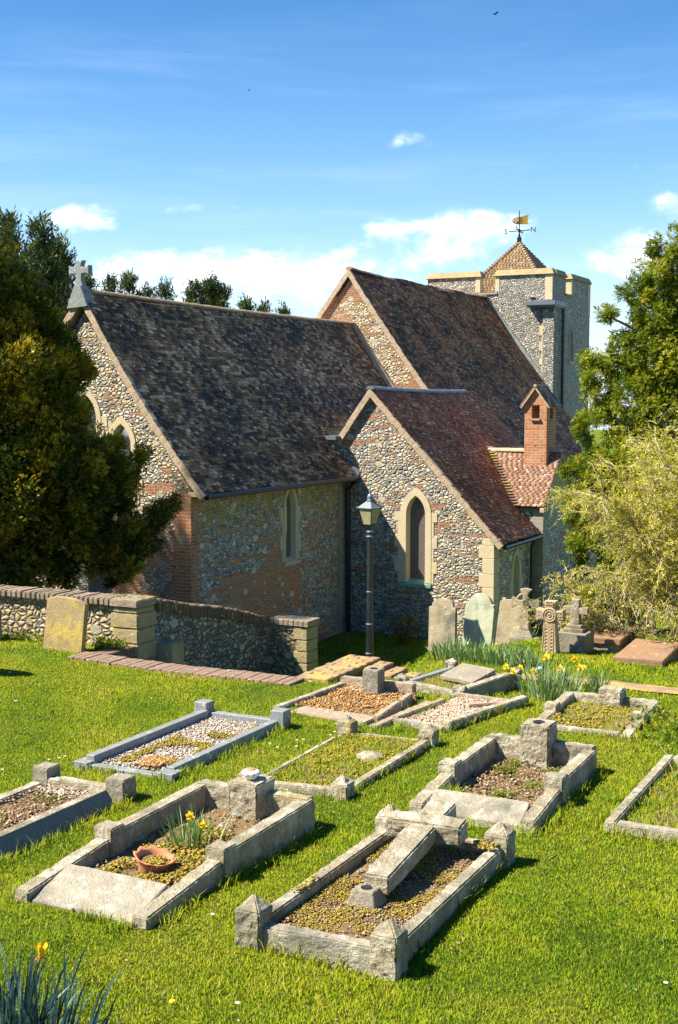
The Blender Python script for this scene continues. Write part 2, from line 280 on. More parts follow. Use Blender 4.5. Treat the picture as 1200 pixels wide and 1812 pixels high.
class MB:
    def __init__(s): s.v=[]; s.f=[]; s.r=[]
    def add(s,vs,fs,r=None):
        b=len(s.v); s.v+= [tuple(v) for v in vs]; s.f+=[tuple(b+i for i in f) for f in fs]
        r=random.random() if r is None else r; s.r+=[r]*len(fs)
    def box(s,x0,x1,y0,y1,z0,z1,mt=None,r=None):
        vs=[(x,y,z) for z in (z0,z1) for y in (y0,y1) for x in (x0,x1)]
        if mt is not None: vs=[mt@Vector(v) for v in vs]
        s.add(vs,[(0,2,3,1),(4,5,7,6),(0,1,5,4),(2,6,7,3),(0,4,6,2),(1,3,7,5)],r); return s
    def hexa(s,vs,r=None): # 8 verts: bottom 4 ccw, top 4 ccw
        s.add(vs,[(3,2,1,0),(4,5,6,7),(0,1,5,4),(1,2,6,5),(2,3,7,6),(3,0,4,7)],r); return s
    def prism(s,poly,off,r=None):
        n=len(poly); off=Vector(off); a=[Vector(p) for p in poly]; b=[p+off for p in a]
        s.add(a+b,[tuple(range(n)),tuple(range(2*n-1,n-1,-1))]+[(i,i+n,(i+1)%n+n,(i+1)%n) for i in range(n)],r); return s
    def tube(s,pts,rads,n=8,cap=True,r=None):
        pts=[Vector(p) for p in pts]; vs=[];fs=[]
        if not hasattr(rads,'__len__'): rads=[rads]*len(pts)
        for i,p in enumerate(pts):
            d=(pts[min(i+1,len(pts)-1)]-pts[max(i-1,0)]).normalized()
            a=d.cross(Vector((0,0,1)) if abs(d.z)<.9 else Vector((0,1,0))).normalized(); b=d.cross(a)
            for k in range(n):
                t=2*math.pi*k/n; vs.append(p+(a*math.cos(t)+b*math.sin(t))*rads[i])
        for i in range(len(pts)-1):
            for k in range(n): fs.append((i*n+k,i*n+(k+1)%n,(i+1)*n+(k+1)%n,(i+1)*n+k))
        if cap: fs+=[tuple(range(n-1,-1,-1)),tuple((len(pts)-1)*n+k for k in range(n))]
        s.add(vs,fs,r); return s
    def lathe(s,c,prof,n=20,r=None): # prof: (radius, z)
        return s.tube2([(c[0],c[1],c[2]+z) for _,z in prof],[max(q,1e-4) for q,_ in prof],n,r)
    def tube2(s,pts,rads,n,r=None):
        vs=[];fs=[]
        for p,q in zip(pts,rads):
            for k in range(n):
                t=2*math.pi*k/n+math.pi/n; vs.append((p[0]+q*math.cos(t),p[1]+q*math.sin(t),p[2]))
        for i in range(len(pts)-1):
            for k in range(n): fs.append((i*n+k,i*n+(k+1)%n,(i+1)*n+(k+1)%n,(i+1)*n+k))
        fs+=[tuple(range(n-1,-1,-1)),tuple((len(pts)-1)*n+k for k in range(n))]
        s.add(vs,fs,r); return s
    def build(s,name,mat,parent=None,bevel=0,rough=0,seg=.07,freq=9,smooth=False,kind=None,fine=0):
        me=bpy.data.meshes.new(name); me.from_pydata(s.v,[],s.f)
        if not (bevel or rough):
            a=me.attributes.new('rnd','FLOAT','FACE'); a.data.foreach_set('value',s.r)
            bm=bmesh.new(); bm.from_mesh(me); bmesh.ops.recalc_face_normals(bm,faces=bm.faces); bm.to_mesh(me); bm.free()
        else:
            bm=bmesh.new(); bm.from_mesh(me); bmesh.ops.recalc_face_normals(bm,faces=bm.faces)
            if bevel:
                bmesh.ops.bevel(bm,geom=[e for e in bm.edges],offset=bevel,segments=1 if bevel<.009 else 2,affect='EDGES',clamp_overlap=True)
            if rough:
                bmesh.ops.triangulate(bm,faces=bm.faces)
                for _ in range(6):
                    es=[e for e in bm.edges if e.calc_length()>seg]
                    if not es or len(bm.faces)>60000: break
                    bmesh.ops.subdivide_edges(bm,edges=es,cuts=1,use_grid_fill=False)
                    bmesh.ops.triangulate(bm,faces=[f for f in bm.faces if len(f.verts)>3])
                bm.normal_update()
                for v in bm.verts:
                    n1=noise.noise(v.co*freq); n2=noise.noise(v.co*freq*2.7+Vector((9,3,1)))
                    v.co+=v.normal*(n1*rough+n2*rough*.6)
            bm.to_mesh(me); bm.free()
        if smooth:
            for p in me.polygons: p.use_smooth=True
        me.update(); return link(name,me,mat,parent,kind)
def boolcut(o,cutters):
    for c in cutters:
        md=o.modifiers.new('cut','BOOLEAN'); md.operation='DIFFERENCE'; md.solver='EXACT'; md.object=c
    bpy.context.view_layer.update(); dg=bpy.context.evaluated_depsgraph_get()
    me=bpy.data.meshes.new_from_object(o.evaluated_get(dg)); o.modifiers.clear(); o.data=me
    for c in cutters: bpy.data.objects.remove(c,do_unlink=True)
# ------------------------------------------------------------------ terrain
def sm(t): t=np.clip(t,0,1); return t*t*(3-2*t)
def lerp(x,a,b,c,d): return c+(d-c)*np.clip((x-a)/(b-a),0,1)
def Hgt(X,Y):
    X=np.asarray(X,float);Y=np.asarray(Y,float)
    A0=np.where(Y<16,lerp(Y,13.2,16,2.0,1.8),lerp(Y,16,26.6,1.8,0.))
    A1=np.where(Y<16,lerp(Y,13.2,16,2.0,1.8),lerp(Y,16,30,1.8,.5))
    A=A0+(A1-A0)*sm((X+8.3)/2.2)
    B=lerp(Y,18,23,.85,0.)
    xc=np.where(Y<20,-6.7+(Y-15.5)*(-2.0/4.5),-8.7-(Y-20)*.8/6)
    low=B*(1-sm((X-(xc-.5))/1.))+A*sm((X-(xc-.5))/1.)
    up=np.where(Y<13.2,2.0,A)
    near=(Y<13.62)|((Y<13.9)&(X>-7.3))|((Y<15.16)&(X>-7.2))|((X<-10.42)&(Y<14.6))
    h=np.where(near,up,low)
    bank=sm((4.6-(-.4509*X*0+Y))/4.)  # bank below the viewpoint
    h=h+bank*1.7*sm((X+9)/6)
    h=h+.018*np.sin(X*1.7+Y*.6)+.014*np.sin(Y*2.3-X*.9)
    return h
def hz(x,y): return float(Hgt(x,y))
def lines(a,b,cuts,base,lo,hi):
    L=[a];
    while L[-1]<b:
        c=L[-1]; L.append(c+(base if lo<=c<=hi else 4.0))
    for c in cuts: L+= [c-.004,c+.004]
    return np.array(sorted(L))
xs=lines(-120,120,[-10.42,-7.2],.25,-22,4); ys=lines(-30,220,[13.62,13.9,14.6,15.16],.25,1,34)
gx,gy=np.meshgrid(xs,ys); gz=Hgt(gx,gy); V=np.stack([gx,gy,gz],-1).reshape(-1,3)
nx=len(xs); I=(np.arange(len(ys)-1)[:,None]*nx+np.arange(nx-1)[None,:]).ravel()
tag(link('ground',npmesh('ground',V,np.stack([I,I+1,I+nx+1,I+nx],1)),M['ground']),'sloping churchyard lawn','ground',kind='structure')
# ------------------------------------------------------------------ camera, light, sky
CAMZ=5.4; YAW=rad(26.8); PITCH=math.atan(200/2270)
cam=bpy.data.objects.new('camera',bpy.data.cameras.new('camera')); COL.objects.link(cam); SC.camera=cam
cam.location=(0,0,CAMZ); cam.rotation_euler=(math.pi/2-PITCH,0,YAW)
cam.data.sensor_fit='VERTICAL'; cam.data.sensor_height=36; cam.data.lens=2270/1812*36; cam.data.clip_end=2000; cam.data.clip_start=.1
SUN=Vector((-1,-.72,1.48)).normalized()
sl=bpy.data.lights.new('sun','SUN'); so=bpy.data.objects.new('sun',sl); COL.objects.link(so)
sl.energy=5.0; sl.angle=rad(.55); sl.color=(1,.91,.74); so.rotation_euler=SUN.to_track_quat('Z','Y').to_euler()
W=bpy.data.worlds.new('World'); SC.world=W; W.use_nodes=True; nt=W.node_tree; nt.nodes.clear()
sky=nd(nt,'TexSky',sky_type='NISHITA'); sky.sun_disc=False; sky.sun_elevation=math.asin(SUN.z); sky.sun_rotation=math.atan2(SUN.x,SUN.y); sky.altitude=0; sky.air_density=1.0; sky.dust_density=.4; sky.ozone_density=2.2
hs=nd(nt,'HueSaturation',{'Hue':.498,'Saturation':1.42,'Value':.92,'Color':sky.outputs[0]}).outputs[0]
dv=nd(nt,'TexCoord').outputs['Generated']; s=sepx(nt,dv)
az=mth(nt,'ARCTAN2',s[0],s[1]); uu=mth(nt,'ADD',az,YAW); vv=mth(nt,'ARCSINE',s[2])
def cl(px,py,rx,ry,a):
    u0=math.atan((px-600)/2270); v0=math.atan((706-py)/2270)
    du=mth(nt,'DIVIDE',mth(nt,'SUBTRACT',uu,u0),rx/2270); dvv=mth(nt,'DIVIDE',mth(nt,'SUBTRACT',vv,v0),ry/2270)
    r2=mth(nt,'ADD',mth(nt,'MULTIPLY',du,du),mth(nt,'MULTIPLY',dvv,dvv))
    return mth(nt,'MULTIPLY',mth(nt,'POWER',2.718,mth(nt,'MULTIPLY',r2,-1.)),a)
tot=None
for c in [(165,398,75,24,.62),(90,400,55,16,.35),(310,468,90,20,.55),(330,505,200,36,.50),(540,475,150,24,.55),(560,520,220,50,.45),(705,405,60,17,.45),(840,408,100,24,.55),(780,440,150,26,.40),(1150,455,70,42,.62),(1190,380,35,20,.55),(1080,480,60,22,.35),(715,262,42,15,.42),(-250,420,200,60,.5),(1700,430,300,60,.5),(-900,350,300,80,.45),(1060,315,190,13,.23),(430,378,260,10,.18)]:
    k=cl(*c); tot=k if tot is None else mth(nt,'ADD',tot,k)
cv=comb(nt,uu,mth(nt,'MULTIPLY',vv,1.45),0.0)
def cdens(vec):
    n1=noi(nt,vec,15,3,.5,dist=.3); n2=noi(nt,vec,48,7,.62); n3=noi(nt,vec,6,2)
    d=mth(nt,'ADD',tot,mth(nt,'MULTIPLY',mth(nt,'SUBTRACT',n1,.5),1.3)); d=mth(nt,'ADD',d,mth(nt,'MULTIPLY',mth(nt,'SUBTRACT',n2,.5),.95))
    return mth(nt,'ADD',d,mth(nt,'MULTIPLY',mth(nt,'SUBTRACT',n3,.5),.5))
off=nd(nt,'VectorMath',operation='ADD'); setin(nt,off,0,cv); off.inputs[1].default_value=(-.006,.011,0)
dens=cdens(cv); dens2=cdens(off.outputs[0])
cd=mth(nt,'MULTIPLY',sstep(nt,dens,.14,.92),sstep(nt,tot,.03,.25))
veil=mth(nt,'MULTIPLY',mth(nt,'POWER',2.718,mth(nt,'MULTIPLY',mth(nt,'MAXIMUM',vv,0.),-7.5)),.58)
wsp=noi(nt,vscale(nt,cv,(.30,1.9,1)),10,7,.62,dist=.4)
veil=mth(nt,'ADD',veil,mth(nt,'MULTIPLY',mth(nt,'MULTIPLY',sstep(nt,wsp,.46,.78),.20),sstep(nt,vv,.34,.16)))
hs=mix(nt,1.0,hs,ramp(nt,vv,[(.0,(.95,.93,.95)),(.12,(.74,.83,.90)),(.33,(.37,.60,.70)),(.7,(.62,.82,.88)),(1,(.95,.97,1))]),'MULTIPLY')
c0=mix(nt,veil,hs,(4.2,5.1,6.9))
lit=sstep(nt,mth(nt,'SUBTRACT',dens,dens2),-.14,.16)
edge=mix(nt,lit,(4.9,5.9,7.4),(8.4,8.5,8.7))
c1=mix(nt,mth(nt,'MULTIPLY',cd,.93),c0,edge)
bg=nd(nt,'Background',{0:c1,1:.087}); nd(nt,'OutputWorld',{0:bg.outputs[0]})
SC.view_settings.view_transform='Standard'; SC.view_settings.look='None'; SC.view_settings.exposure=1.45; SC.view_settings.gamma=1
SC.cycles.max_bounces=6; SC.cycles.transparent_max_bounces=4
try: SC.cycles.use_denoising=True
except Exception: pass
# ------------------------------------------------------------------ church
CH=empty('church',(-15.6,28,0),'flint and brick church with red tiled roofs and a square battlemented tower','church')
def part(mb,name,mat,parent=CH,**k): return mb.build(name,mat,parent,**k)
def gable_block(x0,x1,xm,ze,zr,y0,y1,zb=-.4,dx=0):
    return MB().prism([(x0,y0,zb),(x1,y0,zb),(x1,y0,ze),(xm,y0,zr),(x0,y0,ze)],(0,y1-y0,0))
AX=-15.6
def tiles(name,mat,org,A,U,L,Hh,parent=CH,g=.080,w=.135,D=0.,jit=.5,sag=.0,keep=None,lift=.0180,th=.016,flare=0.):
    """clay tiles laid in rows: org eave corner, A along eave, U up slope"""
    A=Vector(A).normalized(); U=Vector(U).normalized(); N=A.cross(U)
    if N.z<0: N=-N
    A=np.array(A);U=np.array(U);N=np.array(N);org=np.array(org,float)
    nr=int(Hh/g)+1; nc=int(L/w)+3
    R,C=np.meshgrid(np.arange(nr),np.arange(nc),indexing='ij'); R=R.ravel();C=C.ravel()
    a0=C*w-(R%2)*w*.5; off=RNG.normal(0,.2*w,nr)[R]; a0=a0+off-w*.5; a1=a0+w*.985; a0=np.clip(a0,0,L); a1=np.clip(a1,0,L)
    u0=R*g+RNG.normal(0,.0035*jit*2,len(R)); u1=np.minimum((R+1)*g+.012,Hh); ok=(a1-a0>.02)&(u1-u0>.015)
    R,C,a0,a1,u0,u1=[q[ok] for q in (R,C,a0,a1,u0,u1)]
    if keep is not None:
        mid=org[None]+((a0+a1)/2)[:,None]*A+((u0+u1)/2)[:,None]*U; ok=keep(mid); R,C,a0,a1,u0,u1=[q[ok] for q in (R,C,a0,a1,u0,u1)]
    n=len(R); hl=lift+RNG.normal(0,.0019,n)*jit; hr=hl+RNG.normal(0,.0016,n)*jit; ht=np.full(n,.0095)
    def wob(a,u): return -D*np.sin(np.pi*np.clip(u/Hh,0,1))+sag*(.5*np.sin(a*1.3+u*.4)+.35*np.sin(a*.55-u*1.1+1.)+.3*np.sin(a*2.9+u*2.1))-(flare*np.maximum(0,1-u/ .9)**2*-1.)
    def P(a,u,h): return org[None]+a[:,None]*A+u[:,None]*U+(h+wob(a,u))[:,None]*N
    rj=RNG.normal(0,.003*jit,n)
    q=[P(a0,u0+rj,hl+th),P(a1,u0-rj,hr+th),P(a1,u1,ht+th),P(a0,u1,ht+th),P(a0,u0+rj,hl-.004),P(a1,u0-rj,hr-.004),P(a1,u1,ht-.006),P(a0,u1,ht-.006)]
    V=np.stack(q,1).reshape(-1,3); b=np.arange(n)[:,None]*8
    F=np.concatenate([b+np.array([[0,1,2,3]]),b+np.array([[4,5,1,0]]),b+np.array([[5,6,2,1]]),b+np.array([[7,4,0,3]])],0)
    r=RNG.random(n); return link(name,npmesh(name,V,F,np.concatenate([r,r*.15,r*.3,r*.3])),mat,parent)  # edge faces take darker tones, painting the shade between tile rows
def slab(name,mat,pts,th,parent=CH,D=0.): # roof underlay: 4 pts ccw from above
    p=[Vector(q) for q in pts]; n=(p[1]-p[0]).cross(p[2]-p[0]).normalized()
    if n.z<0: n=-n
    if D:
        m=MB();K=10
        for i in range(K):
            t0,t1=i/K,(i+1)/K; o0,o1=-n*(D*math.sin(math.pi*t0)+.055),-n*(D*math.sin(math.pi*t1)+.055)
            c=[p[0].lerp(p[3],t0)+o0,p[1].lerp(p[2],t0)+o0,p[1].lerp(p[2],t1)+o1,p[0].lerp(p[3],t1)+o1]; m.hexa([v-n*th for v in c]+c)
        return m.build(name,mat,parent)
    return MB().hexa([q-n*th for q in p]+p).build(name,mat,parent)
def verge(name,mat,a,b,parent=CH,w=.11,t=.13,lift=.03,D=0.):
    a=Vector(a);b=Vector(b);d=(b-a).normalized(); yv=Vector((0,1,0)); n=d.cross(yv).normalized()
    if n.z<0: n=-n
    m=MB(); k=int((b-a).length/.16)
    for i in range(k):
        p=a+(b-a)*(i/k); q=a+(b-a)*((i+.97)/k); j=random.uniform(-.008,.008)
        o0=n*(lift-t+j); o1=n*(lift+j); p=p-n*D*math.sin(math.pi*i/k); q=q-n*D*math.sin(math.pi*min(1,(i+.97)/k))
        m.hexa([p+o0,q+o0,q+o0+yv*w,p+o0+yv*w,p+o1,q+o1,q+o1+yv*w,p+o1+yv*w])
    return m.build(name,mat,parent,rough=.006,seg=.12)
def ridge(name,mat,a,b,parent=CH,r=.085,seg=.3,sag=0):
    a=Vector(a);b=Vector(b);m=MB();k=max(1,int((b-a).length/seg)); side=(b-a).normalized().cross(Vector((0,0,1)))
    for i in range(k):
        def cen(t): return a+(b-a)*t+Vector((0,0,-4*sag*t*(1-t)))
        p=cen(i/k)+Vector((0,0,random.uniform(-.006,.006)));q=cen((i+.985)/k)+Vector((0,0,random.uniform(-.006,.006)))
        vs=[];N=7
        for c in (p,q):
            for j in range(N):
                t=math.pi*j/(N-1); vs.append(c+side*math.cos(t)*r*1.15+Vector((0,0,math.sin(t)*r-.03)))
        m.add(vs,[(j,j+1,j+1+N,j+N) for j in range(N-1)]+[tuple(range(N-1,-1,-1)),tuple(range(N,2*N))])
    return m.build(name,mat,parent)
# --- lancet windows
def lancet_pts(hw,z0,zs,za,n=7):
    """outline (s,z) from bottom-left up over the point and down"""
    L=[(-hw,z0)]
    for i in range(n): 
        t=i/(n-1); a=t*math.pi/2*.72; k=1-math.cos(a); kk=math.sin(a)/math.sin(math.pi/2*.72); k/= (1-math.cos(math.pi/2*.72))
        L.append((-hw*(1-k),zs+(za-zs)*kk))
    return L+[(-p[0],p[1]) for p in L[::-1] if abs(p[0])>1e-6]
def window(wall,axis,c,f,hw,z0,zs,za,fr=.11,depth=.17,stone='ashlar',pane='glass',blocks=True,name='lancet_window',sill='ashlar',out_=.02,lab=None):
    """axis 'x': wall faces -Y at y=f ; axis 'y': wall faces +X at x=f. returns cutter"""
    sg=-1 if axis=='x' else 1; zs=za-1.85*hw
    def P(s,z,d): return (c+s,f+sg*d,z) if axis=='x' else (f+sg*d,c+s,z)
    inn=lancet_pts(hw,z0,zs,za); ou=lancet_pts(hw+fr,z0-.0,zs,za+fr*1.25)
    cut=MB().prism([P(s,z,.3) for s,z in lancet_pts(hw+fr-.012,z0-.06,zs,za+fr*1.25-.015)],Vector(P(0,0,-depth))-Vector(P(0,0,.3))).build('cutter',None)
    m=MB(); n=len(inn)
    fi=[P(s,z,out_) for s,z in inn]; fo=[P(s,z,out_) for s,z in ou]; bi=[P(s*.86,z if i in(0,n-1) else z-(.02 if z>zs else 0),-depth+.03) for i,(s,z) in enumerate(inn)]; bo=[P(s,z,-.0) for s,z in ou]; bo2=[P(s*.999,z-.001,-depth+.02) for s,z in ou]
    vs=fi+fo+bi+bo2; fs=[]
    for i in range(n-1):
        fs+=[(i,i+1,n+i+1,n+i),(i+1,i,2*n+i,2*n+i+1),(n+i,n+i+1,3*n+i+1,3*n+i)]
    m.add(vs,fs,.5)
    if blocks:
        z=z0-.02; k=0
        while z<zs-.1:
            h=random.uniform(.20,.34); e=.11 if k%2 else .03
            for sd in (-1,1):
                a=sd*(hw+fr-.01); b=sd*(hw+fr+e+.03)
                q=[P(min(a,b),z+.004,.012),P(max(a,b),z+.004,.012),P(max(a,b),z+.004,-.05),P(min(a,b),z+.004,-.05)]
                t=[P(min(a,b),z+h-.004,.012),P(max(a,b),z+h-.004,.012),P(max(a,b),z+h-.004,-.05),P(min(a,b),z+h-.004,-.05)]
                m.hexa([Vector(v) for v in q]+[Vector(v) for v in t])
            z+=h;k+=1
    w=m.build(name,M[stone],CH)
    if lab: w['label']=lab
    ms=MB(); q=[P(-hw-fr,z0-.10,.04),P(hw+fr,z0-.10,.04),P(hw+fr,z0-.10,-depth+.02),P(-hw-fr,z0-.10,-depth+.02)]
    t=[P(-hw-fr,z0-.03,.04),P(hw+fr,z0-.03,.04),P(hw+fr,z0+.07,-depth+.02),P(-hw-fr,z0+.07,-depth+.02)]
    ms.hexa([Vector(v) for v in q]+[Vector(v) for v in t]); ms.build('sill',M[sill],w)
    g=MB(); g.prism([P(s*.9,z,-depth+.045) for s,z in lancet_pts(hw,z0+.01,zs,za)],Vector(P(0,0,-depth+.03))-Vector(P(0,0,-depth+.045)))
    g.build('pane',M[pane],w)
    return cut
# chancel
TP=1.396
chan=gable_block(-18.0,-13.2,AX,3.70,7.05,20.0,31.8).build('chancel_wall',M['flint_east'],CH)
chan.data.materials.append(M['flint_side'])
cut=[window('',"x",-14.76,20.0,.235,2.42,3.9,4.93,.11,blocks=True),window('',"x",-15.6,20.0,.27,2.42,4.4,5.5,.11),window('',"x",-16.44,20.0,.235,2.42,3.9,4.93,.11),
     window('',"y",23.82,-13.2,.215,1.97,3.0,3.50,.09,.14)]
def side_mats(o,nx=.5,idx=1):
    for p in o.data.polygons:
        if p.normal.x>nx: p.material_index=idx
boolcut(chan,cut); side_mats(chan)
# brick corner buttress and quoins
def quoin(name,mat,x0,x1,yf,z0,z1,xs_,long=.30,short=.18,h=.24,parent=CH,side=True,dark=None):
    """alternating corner blocks; front face at y=yf (faces -Y), right side at x=x1 (faces +X)"""
    m=MB(); z=z0;k=0
    while z<z1-.02:
        hh=min(h*random.uniform(.8,1.2),z1-z); a=long if k%2 else short; b=short if k%2 else long
        m.box(x1-a,x1+.012,yf-.012,yf+(b if side else .05),z+.004,z+hh-.004); z+=hh;k+=1
    return m.build(name,mat,parent,bevel=.006)
MB().box(-13.56,-13.185,19.985,20.22,-.3,3.62).build('brick_quoin',M['brick'],CH)
quoin('stone_quoin',M['ashlar_grey'],0,-13.2+.01,26.12,-.3,3.45,None,.05,.05,.2)
m=MB();z=-.3
while z<3.4:
    hh=random.uniform(.14,.26); m.box(-13.25,-13.17,26.14,26.42-.01,z+.003,z+hh-.003); z+=hh
m.build('stone_quoin',M['ashlar_grey'],CH,bevel=.006)
def ztop(x,ax,zr,tp): return zr-abs(x-ax)*tp
# chancel roof right slope, eave at X=-12.9
EX=-12.88; ZR=7.42; ze=ZR-(EX-AX)*TP
sl_=math.hypot(EX-AX,ZR-ze)
slab('roof_deck',M['wood'],[(EX,19.93,ze),(EX,26.44,ze),(AX,26.44,ZR),(AX,19.93,ZR)],.06,D=.10)
slab('roof_deck',M['wood'],[(-13.9,26.44,ZR-(1.7)*TP-.24),(-13.9,31.8,ZR-(1.7)*TP-.24),(AX,31.8,ZR-.22),(AX,26.44,ZR-.22)],.06)
slab('roof_deck',M['tile_chancel'],[(2*AX-EX,19.93,ze),(2*AX-EX,31.8,ze),(AX,31.8,ZR),(AX,19.93,ZR)],.08)
def kp(mid): return ~((mid[:,1]>26.42)&(mid[:,0]>-13.72))
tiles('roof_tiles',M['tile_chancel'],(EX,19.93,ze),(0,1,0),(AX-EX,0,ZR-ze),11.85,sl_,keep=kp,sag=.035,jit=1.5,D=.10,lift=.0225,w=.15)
verge('verge',M['verge'],(EX+.03,19.9,ze-.02),(AX,19.9,ZR+.0),D=.10); verge('verge',M['verge'],(2*AX-EX,19.9,ze),(AX,19.9,ZR))
ridge('ridge_tiles',M['ridge_moss'],(AX,19.95,ZR+.05),(AX,31.8,ZR+.03),sag=.04)
MB().tube([(EX+.05,19.98,ze-.03),(EX+.05,26.5,ze-.03)],.055,8).build('gutter',M['black'],CH)
MB().tube([(EX+.02,26.3,ze-.05),(-13.07,26.34,ze-.3),(-13.07,26.36,1.7),(-13.07,26.36,-.1)],.05,8).build('downpipe',M['black'],CH)
MB().box(-13.2,EX,19.95,20.02,ze-.03,ze+.05).build('bargeboard_end',M['verge'],CH)
# apex stone and cross on the east gable
cz=ZR+.04; cx=AX-.04
m=MB(); m.prism([(cx-.26,19.86,cz-.34),(cx+.24,19.86,cz-.30),(cx+.08,19.86,cz+.10),(cx-.08,19.86,cz+.10)],(0,.28,0))
cr=m.build('gable_cross',M['leadpale'],CH,bevel=.01,rough=.004,seg=.05)
def crossshape(cx,y,z0,h,arm,wd,fl,th,mb):
    zc=z0+h*.62
    pts=[(-wd*.7,z0),(-wd*.45,z0+h*.25),(-wd*.45,zc-wd*.5),(-arm*.75,zc-wd*.42),(-arm,zc-fl),(-arm,zc+fl),(-arm*.75,zc+wd*.42),(-wd*.45,zc+wd*.5),(-wd*.42,z0+h*.86),(-fl,z0+h),(fl,z0+h),(wd*.42,z0+h*.86),(wd*.45,zc+wd*.5),(arm*.75,zc+wd*.42),(arm,zc+fl),(arm,zc-fl),(arm*.75,zc-wd*.42),(wd*.45,zc-wd*.5),(wd*.45,z0+h*.25),(wd*.7,z0)]
    mb.prism([(cx+a,y,b) for a,b in pts],(0,th,0)); return zc
m=MB(); crossshape(cx,19.92,cz+.08,.50,.235,.13,.10,.13,m); m.build('cross_head',M['leadpale'],cr,bevel=.008)
# nave
NR=8.90; NT=1.30; NAX=-15.72
nv=gable_block(NAX-4.4,NAX+4.4,NAX,NR-.36-4.4*NT,NR-.26,31.75,42.4).build('nave_wall',M['flint_nave'],CH); nv.data.materials.append(M['flint_side']); side_mats(nv)
ex=NAX+4.7; ze2=NR-4.7*NT; s2=math.hypot(4.7,4.7*NT)
for sx in (1,-1):
    slab('roof_deck',M['wood'] if sx>0 else M['tile_nave'],[(NAX+sx*4.7,31.72,ze2),(NAX+sx*4.7,42.4,ze2),(NAX,42.4,NR),(NAX,31.72,NR)],.06,D=.12)
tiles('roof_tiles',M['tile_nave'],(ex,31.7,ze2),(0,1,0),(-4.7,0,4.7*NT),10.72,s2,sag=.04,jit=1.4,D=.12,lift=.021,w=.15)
verge('verge',M['verge'],(ex,31.66,ze2),(NAX,31.66,NR),D=.12); verge('verge',M['verge'],(NAX-4.7,31.66,ze2),(NAX,31.66,NR))
ridge('ridge_tiles',M['ridge'],(NAX,31.7,NR+.04),(NAX,42.4,NR+.02),sag=.10)
MB().tube([(ex+.05,31.7,ze2-.03),(ex+.05,42.3,ze2-.03)],.055,8).build('gutter',M['black'],CH)
# pale mortar fillet where the chancel roof meets the nave gable and nave roof meets the tower
verge('mortar_fillet',M['verge'],(-13.7,31.62,ZR-1.9*TP+.05),(AX,31.62,ZR+.05),w=.12)
verge('mortar_fillet',M['leadpale'],(-13.30,42.30,NR-2.42*NT+.04),(NAX,42.30,NR+.05),w=.10)
# vestry
VX=-12.53; VZ=5.60; VT=1.066; VE=-9.35; vy=26.42
vze=VZ-(VE-VX)*VT
vb=MB().prism([(-13.32,vy,-.4),(-9.55,vy,-.4),(-9.55,vy,VZ-.06-(2.98)*VT),(VX,vy,VZ-.06),(-13.32,vy,4.50)],(0,6.,0)).build('vestry_wall',M['flint_vestry'],CH)
vb.data.materials.append(M['flint_side'])
cut=[window('',"x",-11.41,vy,.235,1.27,2.55,3.24,.145,.20,pane='leaded',sill='copper'),window('',"y",27.92,-9.55,.20,.7,1.5,1.86,.12,.15,pane='glass')]
boolcut(vb,cut); side_mats(vb)
quoin('stone_quoin',M['ashlar'],0,-9.55,vy,-.3,2.35,None,.34,.26,.34)
slab('roof_deck',M['wood'],[(VE,vy-.05,vze),(VE,29.07,vze),(VX,29.07,VZ),(VX,vy-.05,VZ)],.05,D=.001)
slab('roof_deck',M['wood'],[(-9.9,29.07,VZ-2.63*VT),(-9.9,32.1,VZ-2.63*VT),(VX,32.1,VZ),(VX,29.07,VZ)],.05,D=.001)
slab('roof_deck',M['lead'],[(-13.45,vy-.05,4.42),(-13.45,31.8,4.42),(VX,31.8,VZ),(VX,vy-.05,VZ)],.07)
# valley with the wing: wing roof plane z=2.88+(y-29)*.88 up to ridge y=30.4
def kv(mid):
    x,y,z=mid.T; wz=np.where(y<30.4,2.90+(y-29.0)*.88,4.13-(y-30.4)*.88)
    inwing=(y>29.02)&(z<wz-.01)
    return ~(inwing|((y>31.72)&(z<NR-(x-NAX)*NT-.02)))
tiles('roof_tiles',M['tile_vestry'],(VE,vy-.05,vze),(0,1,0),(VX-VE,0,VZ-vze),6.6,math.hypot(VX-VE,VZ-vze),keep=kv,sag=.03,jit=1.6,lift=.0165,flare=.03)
verge('verge',M['verge'],(VE+.02,vy-.10,vze-.01),(VX,vy-.10,VZ)); verge('verge',M['verge'],(-13.38,vy-.10,4.42),(VX,vy-.10,VZ))
ridge('ridge_tiles',M['lead'],(VX,vy-.05,VZ+.05),(VX,32.2,VZ+.0),sag=.03)
MB().tube([(VE+.05,vy,vze-.04),(VE+.05,29.05,vze-.04)],.05,8).build('gutter',M['black'],CH)
MB().tube([(VE,28.72,vze-.05),(-9.44,28.72,vze-.25),(-9.44,28.72,-.1)],.045,8).build('downpipe',M['black'],CH)
# lead box gutter between chancel slope and vestry wall
m=MB().box(-13.95,-13.26,26.10,26.62,4.46,4.56); m.box(-13.66,-13.34,26.16,26.40,4.24,4.46); lg=m.build('lead_gutter',M['lead'],CH,bevel=.01)
m=MB(); m.hexa([(-13.86,26.40,4.50),(-12.86,26.40,3.60+.02),(-12.86,26.52,3.62),(-13.86,26.52,4.50),(-13.72,26.40,4.62),(-12.80,26.40,3.74),(-12.80,26.52,3.74),(-13.72,26.52,4.62)]); m.build('lead_flashing',M['lead'],CH)
